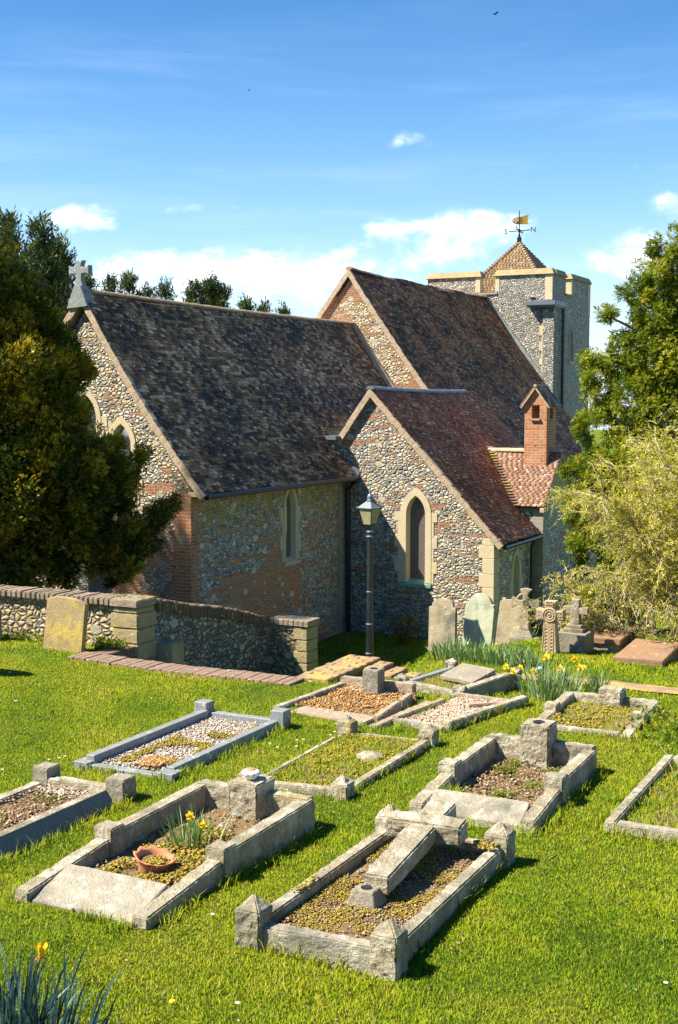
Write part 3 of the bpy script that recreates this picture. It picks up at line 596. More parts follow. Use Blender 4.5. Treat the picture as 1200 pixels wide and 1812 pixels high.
# wing with chimney
WX=-9.30; wr=4.11
wg=MB().prism([(WX,29.1,-.4),(WX,31.7,-.4),(WX,31.7,2.92),(WX,30.4,4.05),(WX,29.1,2.92)],(-3.2,0,0)).build('wing_wall',M['flint_side'],CH)
quoin('stone_quoin',M['ashlar_grey'],0,WX,29.1,-.3,2.8,None,.26,.20,.30)
for yy,nm in ((29.0,1),(31.8,-1)):
    slab('roof_deck',M['wood'] if nm>0 else M['tile_wing'],[(-12.2,yy,2.87),(WX+.05,yy,2.87),(WX+.05,30.4,wr),(-12.2,30.4,wr)],.05)
def kw(mid):
    x,y,z=mid.T; return (z>VZ-(x-VX)*VT-.06)
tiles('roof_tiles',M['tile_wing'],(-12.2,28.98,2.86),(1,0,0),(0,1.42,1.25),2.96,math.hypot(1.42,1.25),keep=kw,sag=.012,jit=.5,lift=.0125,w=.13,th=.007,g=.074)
ridge('ridge_tiles',M['verge'],(-11.2,30.4,wr+.03),(WX+.03,30.4,wr+.03),r=.08)
MB().prism([(WX+.06,28.96,2.82),(WX+.06,30.4,wr-.01),(WX+.06,31.84,2.82),(WX+.06,31.84,2.74),(WX+.06,30.4,wr-.10),(WX+.06,28.96,2.74)],(-.1,0,0)).build('verge',M['verge'],CH)
m=MB(); vp=[]
for i in range(22): # valley swept tiles
    t=i/21; x=-9.93-(11.15-9.93)*t; z=VZ-(x-VX)*VT+.05; y=29.0+(z-2.93)/.88
    m.box(-.09,.09,-.05,.05,0,.03,Matrix.Translation((x,y,z-.01))@Matrix.Rotation(rad(35+random.uniform(-8,8)),4,'Z')@Matrix.Rotation(rad(-32),4,'X'))
m.build('valley_tiles',M['mossbrick'],CH)
c0x,c1x,c0y,c1y=-10.09,-9.53,30.0,30.76
ch=MB().box(c0x,c1x,c0y,c1y,3.55,5.27).build('chimney',M['brick_chimney'],CH)
cut=[MB().box(-9.91,-9.71,29.9,30.9,4.93,5.25).build('cutter',None),MB().box(-10.2,-9.4,30.26,30.50,4.93,5.25).build('cutter',None)]
ch.data.transform(Matrix.Translation(wloc(CH))); ch.parent=None
boolcut(ch,cut); ch.data.transform(Matrix.Translation(-wloc(CH))); ch.parent=CH
MB().prism([(c0x,c0y,5.272),(c1x,c0y,5.272),((c0x+c1x)/2,c0y,5.66)],(0,c1y-c0y,0)).build('chimney_gable',M['brick_chimney'],ch)
xm=(c0x+c1x)/2
for sx in (-1,1):
    a=Vector((xm+sx*.37,c0y-.07,5.20)); b=Vector((xm,c0y-.07,5.71))
    tiles('cap_tiles',M['tile_chancel'] if sx>0 else M['tile_wing'],a,(0,1,0),b-a,.90,(b-a).length,parent=ch,jit=1.4)
    slab('cap_slab',M['verge'],[a,a+Vector((0,.9,0)),b+Vector((0,.9,0)),b],.035,parent=ch)
MB().tube([(xm,c0y-.08,5.725),(xm,c1y+.08,5.725)],.04,6).build('cap_ridge',M['verge'],ch)
MB().box(-9.93,-9.69,c0y-.05,c0y+.02,4.88,4.93).build('vent_sill',M['pierstone'],ch)
MB().prism([(c0x-.03,c0y-.20,3.50),(c1x+.01,c0y-.20,3.50),(c1x+.01,c0y,3.78),(c0x-.03,c0y,3.78)],(0,.06,-.12)).build('chimney_flaunching',M['verge'],ch)
# low lean-to beyond the wing
slab('leanto_roof',M['tile_nave'],[(-8.7,31.9,2.15),(-8.7,35.5,2.15),(-11.2,35.5,3.5),(-11.2,31.9,3.5)],.06)
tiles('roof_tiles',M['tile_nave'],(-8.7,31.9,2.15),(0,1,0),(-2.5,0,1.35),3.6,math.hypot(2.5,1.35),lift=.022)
MB().box(-11.3,-8.95,31.95,35.4,-.4,2.1).build('leanto_wall',M['flint_side'],CH)
# tower
TX0,TX1,TY0,TY1=-17.9,-13.34,42.4,47.0; TZ=9.62
tw=MB().box(TX0,TX1,TY0,TY1,-.4,TZ).build('tower',M['flint_tower'],CH); 
inner=MB().box(TX0+.3,TX1-.3,TY0+.3,TY1-.3,8.9,11).build('cutter',None)
cuts=[inner]
for (a,b) in ((-15.93,-15.37),):
    cuts.append(MB().box(a,b,TY0-.5,TY0+.6,9.06,11).build('cutter',None)); cuts.append(MB().box(a,b,TY1-.6,TY1+.5,9.06,11).build('cutter',None))
for (a,b) in ((43.95,44.62),):
    cuts.append(MB().box(TX1-.6,TX1+.5,a,b,9.06,11).build('cutter',None)); cuts.append(MB().box(TX0-.5,TX0+.6,a,b,9.06,11).build('cutter',None))
boolcut(tw,cuts)
cut=[window('',"y",44.72,TX1,.17,6.75,7.45,7.80,.10,.16,stone='ashlar_grey')]; boolcut(tw,cut)
def cope(x0,x1,y0,y1,m):
    o=.07; m.hexa([(x0-o,y0-o,TZ-.01),(x1+o,y0-o,TZ-.01),(x1+o,y1+o,TZ-.01),(x0-o,y1+o,TZ-.01),(x0+.03,y0+.03,TZ+.20),(x1-.03,y0+.03,TZ+.20),(x1-.03,y1-.03,TZ+.20),(x0+.03,y1-.03,TZ+.20)])
T=.34
for x0,x1,y0,y1 in ((TX0,-15.93,TY0,TY0+T),(-15.37,TX1,TY0,TY0+T),(TX1-T,TX1,TY0+T+.08,43.95),(TX1-T,TX1,44.62,TY1),(TX0,TX0+T,TY0+T+.08,TY1),(TX0+T+.08,TX1-T-.08,TY1-T,TY1)): 
    m=MB(); cope(x0,x1,y0,y1,m); m.build('parapet_coping',M['pierstone'],CH,bevel=.012)
MB().box(-16.0,-15.3,TY0-.04,TY0+.33,9.0,9.062).build('crenel_sill',M['ashlar_grey'],CH); MB().box(TX1-.33,TX1+.04,43.9,44.66,9.0,9.062).build('crenel_sill',M['ashlar_grey'],CH)
for b_ in ((-16.10,-15.925,TY0-.012,TY0+.32,9.08,9.60),(-15.375,-15.22,TY0-.012,TY0+.32,9.08,9.60),(TX1-.31,TX1+.012,44.61,44.80,9.08,9.6),(TX1-.25,TX1+.012,TY0-.012,TY0+.02,8.75,9.60),(TX1-.15,TX1+.014,TY1-.30,TY1+.012,8.4,9.60)):
    MB().box(*b_).build('parapet_dressing',M['ashlar'],CH,bevel=.006)
m=MB();z=5.3;k=0
while z<8.06:
    hh=min(random.uniform(.2,.34),8.08-z); w=.42 if k%2 else .34
    m.box(TX1-w,TX1+.02,TY0-.03,TY0+.25,z+.003,z+hh-.003); z+=hh;k+=1
m.build('stone_quoin',M['ashlar'],CH,bevel=.006)
m=MB().box(TX1-.85,TX1+.22,TY0-.32,43.3,8.55,8.70); m.box(TX1-.80,TX1+.18,TY0-.27,43.25,8.50,8.55); m.build('lead_cap',M['lead'],CH,bevel=.015)
m=MB().box(TX1-.28,TX1+.1,TY0-.1,43.15,5.0,8.5); m.build('stair_turret',M['flint_tower'],CH)
MB().tube([(TX1+.15,43.22,8.52),(TX1+.15,43.22,4.5)],.06,8).build('downpipe',M['black'],CH)
MB().box(TX1-.75,TX1-.6,TY0-.02,TY0+.1,8.78,8.86).build('vent_hole',M['black'],CH)
# pyramid cap
px_,py_,pz=-15.32,44.7,10.98; hb=1.62; pb=9.05
for k in range(4):
    an=k*math.pi/2; d=Vector((math.sin(an),-math.cos(an),0)); a=Vector((math.cos(an),math.sin(an),0))
    c=Vector((px_,py_,pb))+d*hb; up=Vector((px_,py_,pz))-c; L=up.length
    def kpyr(mid,c=c,a=a,up=up,L=L):
        r=mid-np.array(c); t=(r@np.array(up.normalized()))/L; s_=np.abs(r@np.array(a)); return s_<=hb*(1-t)+.03
    slabv=[c-a*hb,c+a*hb,Vector((px_,py_,pz))]
    if k<2 or True:
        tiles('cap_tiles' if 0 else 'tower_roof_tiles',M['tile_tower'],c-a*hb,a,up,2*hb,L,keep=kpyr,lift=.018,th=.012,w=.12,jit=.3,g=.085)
MB().add([(px_-hb,py_-hb,pb),(px_+hb,py_-hb,pb),(px_+hb,py_+hb,pb),(px_-hb,py_+hb,pb),(px_,py_,pz)],[(3,2,1,0),(0,1,4),(1,2,4),(2,3,4),(3,0,4)]) if 0 else None
m=MB(); m.add([(px_-hb,py_-hb,pb),(px_+hb,py_-hb,pb),(px_+hb,py_+hb,pb),(px_-hb,py_+hb,pb),(px_,py_,pz-.01)],[(3,2,1,0),(0,1,4),(1,2,4),(2,3,4),(3,0,4)]); m.build('tower_roof',M['tile_tower'],CH)
m=MB()
for sx,sy in ((1,-1),(-1,-1),(1,1),(-1,1)):
    a=Vector((px_+sx*hb,py_+sy*hb,pb)); b=Vector((px_,py_,pz)); n_=22
    for i in range(n_):
        p=a+(b-a)*(i/n_); q=a+(b-a)*((i+1)/n_); m.tube([p+Vector((0,0,.05)),q+Vector((0,0,.02))],[.075,.05],6)
m.build('hip_tiles',M['ridge_moss'],CH)
# weathervane
vn=MB().lathe((px_,py_,10.9),[(.09,0),(.085,.28),(.05,.30),(.03,.42)],12).build('weathervane',M['black'],CH)
MB().tube([(px_,py_,11.2),(px_,py_,12.13)],.018,6).build('spindle',M['black'],vn)
R_=Vector((math.cos(YAW),math.sin(YAW),0)); 
def vane_mat(off,ang): return Matrix.Translation(Vector((px_,py_,0))+off)@Matrix.Rotation(ang,4,'Z')
rr=R_; ff=Vector((-math.sin(YAW),math.cos(YAW),0))
c_=Vector((px_,py_,11.42))
MB().tube([c_-rr*.38+Vector((0,0,-.03)),c_+rr*.40+Vector((0,0,.03))],.017,6).tube([c_-ff*.5-rr*.14,c_+ff*.5+rr*.14],.017,6).tube([c_+Vector((0,0,-.06)),c_+Vector((0,0,.06))],.045,8).build('compass_arms',M['black'],vn)
def letter(ch_,loc,size,parent,mat,rot,name='compass_letter',th=.012,space=1.0):
    cu=bpy.data.curves.new(name,'FONT'); cu.body=ch_; cu.size=size; cu.extrude=th; cu.align_x='CENTER'; cu.align_y='CENTER'; cu.space_character=space
    o=bpy.data.objects.new(name,cu); COL.objects.link(o); bpy.context.view_layer.update()
    me=bpy.data.meshes.new_from_object(o.evaluated_get(bpy.context.evaluated_depsgraph_get())); bpy.data.objects.remove(o,do_unlink=True)
    me.transform(Matrix.Translation(loc)@rot.to_4x4()); me.materials.clear(); return link(name,me,mat,parent)
rotc=Matrix.Rotation(YAW,3,'Z')@Matrix.Rotation(math.pi/2,3,'X')
letter('S',c_-rr*.48+Vector((0,0,-.04)),.26,vn,M['black'],rotc); letter('N',c_+rr*.50+Vector((0,0,.04)),.26,vn,M['black'],rotc)
letter('W',c_+ff*.6+rr*.17+Vector((-.03,0,.02)),.22,vn,M['black'],rotc); letter('E',c_-ff*.6-rr*.17+Vector((0,0,.02)),.22,vn,M['black'],rotc)
fc=Vector((px_,py_,11.78))
def F_(a,b): return fc+rr*a+Vector((0,0,b))
MB().prism([F_(-.27,-.02),F_(-.2,.07),F_(-.1,.12),F_(.08,.14),F_(.34,.22),F_(.29,.08),F_(.33,.04),F_(.28,-.02),F_(.33,-.12),F_(.1,-.13),F_(-.1,-.13),F_(-.2,-.1)],ff*.02).build('flag',M['gold'],vn)
MB().box(-.02,.02,-.035,-.015,-.09,.09,Matrix.Translation(F_(-.13,0))@Matrix.Rotation(YAW,4,'Z')).box(-.09,.09,-.035,-.015,-.02,.02,Matrix.Translation(F_(-.13,0))@Matrix.Rotation(YAW,4,'Z')).build('flag_cross',M['white'],vn)
MB().box(-.075,-.025,-.030,-.012,.03,.085,Matrix.Translation(F_(-.13,0))@Matrix.Rotation(YAW,4,'Z')).box(.025,.075,-.03,-.012,-.1,-.03,Matrix.Translation(F_(-.13,0))@Matrix.Rotation(YAW,4,'Z')).build('flag_quarter',M['flagred'],vn)
# ------------------------------------------------------------------ scatter helpers
F_PX=2270.
def ray(px,py):
    u=(px-600)/F_PX; v=-(py-906)/F_PX; c,s=math.cos(PITCH),math.sin(PITCH)
    d=Vector((u,c+v*s,-s+v*c)); return Matrix.Rotation(YAW,3,'Z')@d, d.y
def at(px,py,d):
    """a point d metres ahead of the viewpoint"""
    r,dy=ray(px,py); return r*(d/dy)+Vector((0,0,CAMZ))
def gp(px,py):
    r,dy=ray(px,py); k=5.
    while k<60:
        p=r*k+Vector((0,0,CAMZ))
        if p.z<hz(p.x,p.y): return p
        k+=.01
    return p
def norm(a): return a/np.maximum(np.linalg.norm(a,axis=1,keepdims=True),1e-9)
def sprays(P,D,L,rnd,leaves=4,wid=.2,lay=.55,flat=.6):
    """feathery branchlets: each a fan of narrow leaf blades along direction D"""
    K=len(P); S=norm(np.cross(D,RNG.normal(size=(K,3)))); S[:,2]*=flat; S=norm(S)
    N=np.cross(D,S); Vs=[];R=[]
    for j in range(leaves):
        t=(j+.3)/leaves; sd=1 if j%2 else -1
        base=P+D*(L*t*.6)[:,None]
        if j==leaves-1: ld=D; ll=L*.55
        else: ld=norm(D*.75+S*sd*lay+RNG.normal(0,.18,(K,3))); ll=L*(.62-.25*t)
        wv=norm(np.cross(ld,N+RNG.normal(0,.4,(K,3))))*(ll*wid)[:,None]
        Vs.append(np.stack([base,base+ld*(ll*.5)[:,None]+wv,base+ld*ll[:,None],base+ld*(ll*.5)[:,None]-wv],1)); R.append(np.clip(rnd+.10*t,0,1))
    V=np.concatenate(Vs,0).reshape(-1,3); F=np.arange(len(V)).reshape(-1,4)
    return V,F,np.concatenate(R)
def clumps(blobs,dens,cr=(.22,.38)):
    C=[];Rr=[];O=[]
    for b in blobs:
        c=np.array(b[:3]);r=b[3]; dm=b[4] if len(b)>4 else 1.
        n=max(4,int(dens*dm*r*r*4))
        u=norm(RNG.normal(size=(n,3))); rr=r*(RNG.uniform(.55,1.05,n)); C.append(c+u*rr[:,None]); O.append(u); Rr.append(RNG.uniform(cr[0],cr[1],n)*min(1.25,max(.6,r)))
    return np.concatenate(C),np.concatenate(Rr),np.concatenate(O)
def crown(name,mat,blobs,dens,nsp,L,parent,cr=(.22,.38),leaves=4,wid=.2,up=.25,droop=0.,tone=(.1,.75),seed=1,elong=1.3):
    C,R,O=clumps(blobs,dens,cr); n=len(C); k=nsp
    ax=norm(O+np.array([0,0,up])+RNG.normal(0,.35,(n,3)))
    P=norm(RNG.normal(size=(n,k,3)).reshape(-1,3)).reshape(n,k,3)*(RNG.random((n,k,1))**.45)
    t=(P*ax[:,None,:]).sum(-1,keepdims=True); P=P+ax[:,None,:]*t*(elong-1)
    D=P*.8+ax[:,None,:]*.75+RNG.normal(0,.3,(n,k,3)); D[...,2]-=droop
    P=C[:,None,:]+P*R[:,None,None]
    ct=RNG.uniform(tone[0],tone[1],n)
    rn=np.clip(ct[:,None]+RNG.normal(0,.16,(n,k)),0,1)
    V,F,r=sprays(P.reshape(-1,3),norm(D.reshape(-1,3)),RNG.uniform(.7,1.3,n*k)*L,rn.ravel(),leaves,wid)
    return link(name,npmesh(name,V,F,r),mat,parent)
def limb(m,a,b,r0,r1,k=6,w=.12,n=8):
    a=Vector(a);b=Vector(b);pts=[]
    for i in range(k+1):
        t=i/k; p=a+(b-a)*t
        if 0<i<k: p+=Vector((random.uniform(-w,w),random.uniform(-w,w),random.uniform(-w,w)*.4))
        pts.append(p)
    m.tube(pts,[r0+(r1-r0)*i/k for i in range(k+1)],n)
# ------------------------------------------------------------------ trees
def W4(px,py,d,r,q=1.): p=at(px,py,d); return (p.x,p.y,p.z,r,q)
t=empty('yew_tree',(-15.2,16.9,.9),'large dark yew tree with golden tips in front of the chancel gable','tree')
m=MB(); limb(m,(-15.2,16.9,.4),(-15.6,16.6,4.),.42,.30,8,.1,12)
for e in ((-17.3,15.4,8.),(-14.6,16.8,6.5),(-13.6,17.4,4.6),(-16.5,16.2,7.),(-13.4,18.2,3.6),(-18,15,9.5)): limb(m,(-15.5,16.65,2.4),e,.22,.05,6,.18)
for e in ((-13.9,17.6,.9),(-14.4,16.9,.9)): limb(m,(-15.0,16.9,3.2),e,.10,.14,6,.06,10)
m.build('trunk',M['bark'],t,smooth=True)
up_=[(-90,540,21.5,1.4,.5),(-20,585,21.2,.95),(45,590,21.3,.60),(92,610,21.6,.38),(150,648,21.8,.17),(128,640,21.7,.24),(82,545,22,.2),(45,520,22,.26),(5,520,21.6,.42),(60,680,21.2,.70),(-20,700,21,1.3,.8),(118,705,21.5,.30)]
lo_=[(75,755,21,.68),(30,850,20.8,1.05),(105,850,21,.85),(170,845,21.6,.52),(205,800,21.8,.20),(236,812,22,.20),(232,856,22,.24),(288,892,22.3,.20),(268,925,22.1,.20),(250,960,21.9,.26),(180,930,21.5,.60),(110,945,21.2,.75),(20,945,21,.85),(205,1000,21.5,.40),(-60,900,21,1.2,.5)]
crown('crown',M['yew'],[W4(*z_) for z_ in up_],30,120,.11,t,(.14,.26),4,.20,.8,tone=(.1,.85),elong=1.6)
crown('crown',M['yew'],[W4(*z_) for z_ in lo_],30,120,.11,t,(.14,.26),4,.20,.6,tone=(.0,.70),elong=1.5)
crown('crown',M['yew'],[(-18.2,14.6,8.3,1.9,.35),(-19,14.4,11.,1.9,.35),(-19.6,14.8,9,2.,.3),(-18.5,14.2,13.,1.5,.35),(-17.4,15.6,5.4,1.6,.35)],24,90,.13,t,(.2,.34),4,.22,.5,tone=(.0,.6))
t=empty('yew_tree',(-4.6,25.3,.8),'tall airy yellow-green yew rising beside the tower at the right edge','tree')
m=MB(); limb(m,(-4.6,25.3,.3),(-4.7,25.3,5.),.32,.2,8,.08,12)
ry=[W4(*q) for q in [(1250,500,25.2,1.0),(1192,440,25,.42,.8),(1165,490,25,.42,.8),(1125,530,25,.34,.8),(1178,560,25,.55),(1110,580,25,.38,.8),(1082,562,25.1,.20,1.2),(1250,640,25,1.2),(1160,640,25,.65),(1095,640,25,.40),(1055,625,25,.24),(1040,670,24.9,.2),(1062,700,24.8,.36),(1115,720,24.7,.60),(1200,750,25,.95),(1052,765,24.5,.38),(1085,830,24.3,.62),(1030,850,24.,.34),(1160,870,24,.85),(1015,905,23.8,.22),(1050,955,23.7,.42),(1120,990,23.5,.62),(1040,1060,23.2,.20),(1085,1075,23.3,.3),(1220,940,24,.9)]]
for q in ry[::2]: limb(m,(-4.65,25.3,max(1.5,q[2]-1.2)),q[:3],.09,.02,5,.1,6)
m.build('trunk',M['bark'],t,smooth=True)
crown('crown',M['yew_right'],ry,24,95,.115,t,(.13,.30),5,.15,.1,.35,tone=(.15,.85))
def conifer(top,zb,r,lab,n=26,name='conifer_tree',grp='conifers behind the church'):
    t=empty(name,(top.x,top.y,zb),lab,'tree',grp)
    m=MB(); limb(m,(top.x,top.y,zb),(top.x,top.y,top.z-.1),.22,.015,6,.03,7); m.build('trunk',M['bark'],t)
    Hh=min(top.z-zb,6.5); C=[];O=[];R=[]
    for i in range(n*9):
        f=random.random()**.8; z=top.z-Hh*f; rad_=r*(f**.75)*random.uniform(.25,1.0)+.03; a=random.uniform(0,6.283)
        C.append((top.x+rad_*math.cos(a),top.y+rad_*math.sin(a),z)); O.append((math.cos(a)*.7*f,math.sin(a)*.7*f,1.5))
    C=np.array(C);O=norm(np.array(O)); k=26
    P=C[:,None,:]+RNG.normal(0,.11,(len(C),k,3)); D=norm((O[:,None,:]+RNG.normal(0,.45,(len(C),k,3))).reshape(-1,3))
    rn=np.clip(RNG.uniform(0,.8,(len(C),1))+RNG.normal(0,.15,(len(C),k)),0,1).ravel()
    V,F,rr_=sprays(P.reshape(-1,3),D,RNG.uniform(.12,.30,len(D)),rn,4,.14)
    link('crown',npmesh('crown',V,F,rr_),M['conifer'],t)
for px,py,d,r,lab in [(18,392,27,1.5,'dark conifer at the far left, top showing above the yew'),(72,402,28,1.3,'pointed conifer right beside the far left one, above the yew'),(104,430,29,1.0,'conifer with its tip just left of the gable cross'),(150,486,44,.9,'conifer tip just right of the gable cross'),
    (196,498,46,1.3,'low conifer tip showing over the chancel ridge near the cross'),(228,488,47,1.5,'pointed conifer, tallest of the first cluster over the chancel ridge'),(262,512,46,1.2,'conifer tip between the two clusters over the ridge'),(292,505,47,1.4,'conifer tip left of the bushier golden one over the ridge'),
    (346,503,45,1.4,'bushy golden conifer over the middle of the chancel ridge'),(372,500,46,1.2,'narrow conifer just right of the bushy golden one'),(394,506,46,1.1,'conifer at the right end of the cluster above the ridge'),(436,538,48,.8,'tiny conifer tip, first of three right of the cluster'),(467,543,48,.8,'tiny conifer tip, middle of three right of the cluster'),(503,547,48,.8,'tiny conifer tip nearest the nave gable')]:
    conifer(at(px,py,d),0 if d>35 else .3,r,lab)
# bare budding shrub at the right
bb=at(1248,1120,20.6); bz=hz(bb.x,bb.y)
t=empty('budding_shrub',(bb.x,bb.y,bz),'bare twiggy shrub with pale stems and yellow-green buds at the right edge','shrub')
segs=[];buds=[]
def twig(p,d,L,r,lv):
    k=5; pts=[p.copy()]; d=d.normalized()
    for i in range(k):
        d=(d+Vector((random.gauss(0,.16),random.gauss(0,.16),random.gauss(0,.13)-.05*(lv+1)*.6))).normalized(); p=p+d*(L/k); pts.append(p.copy())
        if lv<3 and (i>0 or lv>0):
            for _ in range((3,3,2)[lv]):
                e=(d+Vector((random.gauss(0,.75),random.gauss(0,.75),random.gauss(0,.55)))).normalized()
                twig(p.copy(),e,L*random.uniform(.32,.55),r*.52,lv+1)
        if lv>=2:
            for _ in range(2): buds.append((p+Vector((random.gauss(0,.02),)*3),d))
    segs.append((pts,r))
random.seed(21)
for i in range(15):
    a=random.uniform(0,6.283); el=random.uniform(.5,1.4)
    twig(Vector((bb.x+math.cos(a)*.12,bb.y+math.sin(a)*.12,bz)),Vector((math.cos(a)*math.cos(el),math.sin(a)*math.cos(el),math.sin(el))),random.uniform(1.9,2.75),.022,0)
Vv=[];Ff=[];Rv=[];b=0
for pts,r in segs:
    k=len(pts); tone_=random.random()
    for i,p in enumerate(pts):
        q=r*(1-.75*i/(k-1))+.0025
        for j in range(3):
            an=2.094*j; Vv.append((p.x+q*math.cos(an),p.y+q*math.sin(an),p.z+q*math.sin(an+.8)*.6))
    for i in range(k-1):
        for j in range(3): Ff.append((b+i*3+j,b+i*3+(j+1)%3,b+(i+1)*3+(j+1)%3,b+(i+1)*3+j)); Rv.append(tone_)
    b+=k*3
link('branches',npmesh('branches',Vv,Ff,Rv),M['twig'],t)
P=np.array([tuple(q[0]) for q in buds]);D=norm(np.array([tuple(q[1]) for q in buds])+RNG.normal(0,.5,(len(buds),3)))
sel=RNG.random(len(P))<np.clip((P[:,2]-bz)/2.2,.15,.9)*.62; P=P[sel];D=D[sel]
V,F,r=sprays(P,D,RNG.uniform(.03,.06,len(P)),RNG.random(len(P)),3,.28,.9); link('leaves',npmesh('leaves',V,F,r),M['budleaf'],t)
random.seed(5)
# ------------------------------------------------------------------ churchyard wall, edging, steps
t=empty('churchyard_wall',(-11.5,14.5,1.9),'flint wall with brick coping, behind the yellow headstone, then stepping down beside the sunken path','wall')
cw=MB(); cw.box(-19,-10.80,14.44,14.74,-.2,2.52); cw.build('wall_panel',M['flint_yard'],t)
ty=[(14.80,2.50),(15.65,2.30),(16.75,2.08),(18.00,1.74)]
m=MB(); m.prism([(-10.42,14.80,.2)]+[(-10.42,y,z) for y,z in ty]+[(-10.42,18.2,.2)][::1],(-.34,0,0)); m.build('wall_panel',M['flint_yard_shade'],t)
MB().box(-10.41,-9.87,18.05,18.38,.3,1.72).build('wall_panel',M['flint_yard'],t)
m=MB();z=1.0;k=0
while z<2.5:
    hh=min(random.uniform(.2,.27),2.51-z); m.box(-10.82-(.04 if k%2 else 0),-10.40,14.40,14.82+(.05 if k%2 else 0),z+.004,z+hh-.004); z+=hh;k+=1
m.build('pier',M['pierstone'],t,bevel=.012,rough=.006,seg=.1)
m=MB();z=.5;k=0
while z<1.7:
    hh=min(random.uniform(.18,.25),1.71-z); m.box(-9.88-(.06 if k%2 else 0),-9.68,18.02,18.40,z+.004,z+hh-.004); z+=hh;k+=1
m.build('pier',M['pierstone'],t,bevel=.010,rough=.006,seg=.1)
m=MB();x=-18.9
while x<-10.86:
    w=.088*random.uniform(.9,1.12); s_=random.uniform(-.01,.01); m.box(x,x+w-.008,14.37+s_,14.80+s_,2.52,2.62+random.uniform(-.01,.012)); x+=w
x=-10.86
m.box(-10.86,-10.38,14.37,14.86,2.515,2.625)
m.build('coping',M['coping'],t,bevel=.014,rough=.004,seg=.1)
m=MB(); y=14.88
while y<18.0:
    w=.066*random.uniform(.9,1.12); z=float(np.interp(y,[q[0] for q in ty],[q[1] for q in ty])); d_=random.uniform(-.014,.014)
    m.box(-10.80,-10.375+random.uniform(-.01,.01),y,y+w-.008,z-.005+d_-.07,z+.10+d_); y+=w
m.build('coping',M['coping_dark'],t,bevel=.010)
m=MB(); x=-10.38
while x<-9.70:
    m.box(x,x+.085,18.0+random.uniform(-.006,.006),18.42,1.73,1.83); x+=.092
x=-10.38
while x<-9.90: m.box(x,x+.15,18.03,18.30,1.655,1.722); x+=.162
m.build('coping',M['coping'],t,bevel=.008)
MB().box(-10.44,-10.16,14.86,15.2,.6,1.95).build('buttress_block',M['pierstone'],t,bevel=.02,rough=.008)
t=empty('retaining_wall',(-9,13.8,1.0),'low retaining wall of red brick edging flush with the lawn before the sunken path','wall')
m=MB(); x=-10.62
while x<-7.28:
    w=.098*random.uniform(.95,1.05); zt=hz(x,13.2)-.0; m.box(x,x+w-.006,13.12+random.uniform(-.01,.01)+(x+9)*-.02,13.50+(x+9)*-.02,zt-.06,zt+.030+random.uniform(-.006,.006),None); x+=w
m.build('coping',M['paver'],t,bevel=.006,rough=.003,seg=.12)
MB().box(-10.62,-7.43,13.36,13.60,.3,1.92).build('wall_panel',M['coping_dark'],t)
MB().box(-10.72,-10.42,13.2,14.42,.3,1.985).build('wall_return',M['coping_dark'],t,bevel=.01,rough=.006)
t=empty('stepped_brick_wall',(-6.9,14.3,1.8),'mossy brick-topped wall beside the lamp post, stepping down to the right in three small steps','wall')
def brickslab(m,x0,x1,y0,y1,z0,z1,bw=.1,bl=.22):
    y=y0
    while y<y1-.01:
        ww=min(bw,y1-y); x=x0; k=int((y-y0)/bw)
        while x<x1-.01:
            l=bl*(.5 if (k%2 and x==x0) else 1); l=min(l,x1-x); m.box(x,x+l-.006,y,y+ww-.006,z1-.07,z1+random.uniform(-.006,.006)); x+=l
        y+=ww
m=MB(); brickslab(m,-7.42,-6.96,13.5,15.0,0,2.035); m.build('coping',M['mossbrick'],t,bevel=.007,rough=.003,seg=.12)
MB().box(-7.40,-6.98,13.52,14.98,.4,1.963).build('wall_panel',M['mossbrick'],t,rough=.01)
for x0,x1,z in ((-6.955,-6.76,2.0),(-6.755,-6.56,1.945),(-6.555,-6.36,1.89)):
    m=MB(); brickslab(m,x0,x1,14.45,14.98,0,z,.1,.2); m.build('step_top',M['mossbrick'],t,bevel=.007)
    MB().box(x0,x1-.012,14.47,14.97,.4,z-.073).build('step_riser',M['coping_dark'],t,rough=.006)
# mossy path strip to the right
n_=60; Vv=[];Ff=[]
for i in range(n_+1):
    x=-6.34+i*.14; y0=15.02+.04*math.sin(i*.9)+(x+6.3)*.12; y1=y0+.55+.05*math.sin(i*1.7)
    for y in (y0,y1): Vv.append((x,y,hz(x,y)+.016))
for i in range(n_): Ff.append((2*i,2*i+2,2*i+3,2*i+1))
tag(link('path',npmesh('path',Vv,Ff),M['mossbrick']),'orange mossy brick path edge crossing the grass','path',kind='structure')
# ------------------------------------------------------------------ lamp post
lx,ly_=-9.23,19.43; lz=hz(lx,ly_)-.05
t=empty('lamp_post',(lx,ly_,lz),'black cast iron lamp post with a four-sided lantern standing before the vestry wall','lamp post')
def ring(m,z,r,h=.03): m.lathe((lx,ly_,z),[(r*.8,-h),(r,-h*.5),(r,h*.5),(r*.8,h)],16)
tz=3.89
MB().lathe((lx,ly_,lz),[(.10,0),(.10,.35),(.085,.38),(.07,.44),(.066,.5),(.060,.95),(.052,1.0),(.046,tz-lz-.78),(.046,tz-lz-.70)],16).build('post',M['lampblack'],t,smooth=True)
m=MB(); 
for z,r in ((lz+.40,.085),(lz+.52,.072),(lz+1.02,.068),(2.15,.056),(tz-.80,.062),(tz-.72,.058)): ring(m,z,r,.018)
m.build('collar',M['lampgrey'],t,smooth=True)
MB().tube([(lx-.13*math.cos(YAW),ly_-.13*math.sin(YAW),tz-.765),(lx+.13*math.cos(YAW),ly_+.13*math.sin(YAW),tz-.765)],.012,6).build('ladder_bar',M['lampblack'],t)
MB().tube([(lx,ly_,tz-.74),(lx,ly_,tz-.60)],.014,6).build('lantern_stem',M['lampblack'],t)
RZ=Matrix.Translation((lx,ly_,0))@Matrix.Rotation(rad(26.8-40),4,'Z')
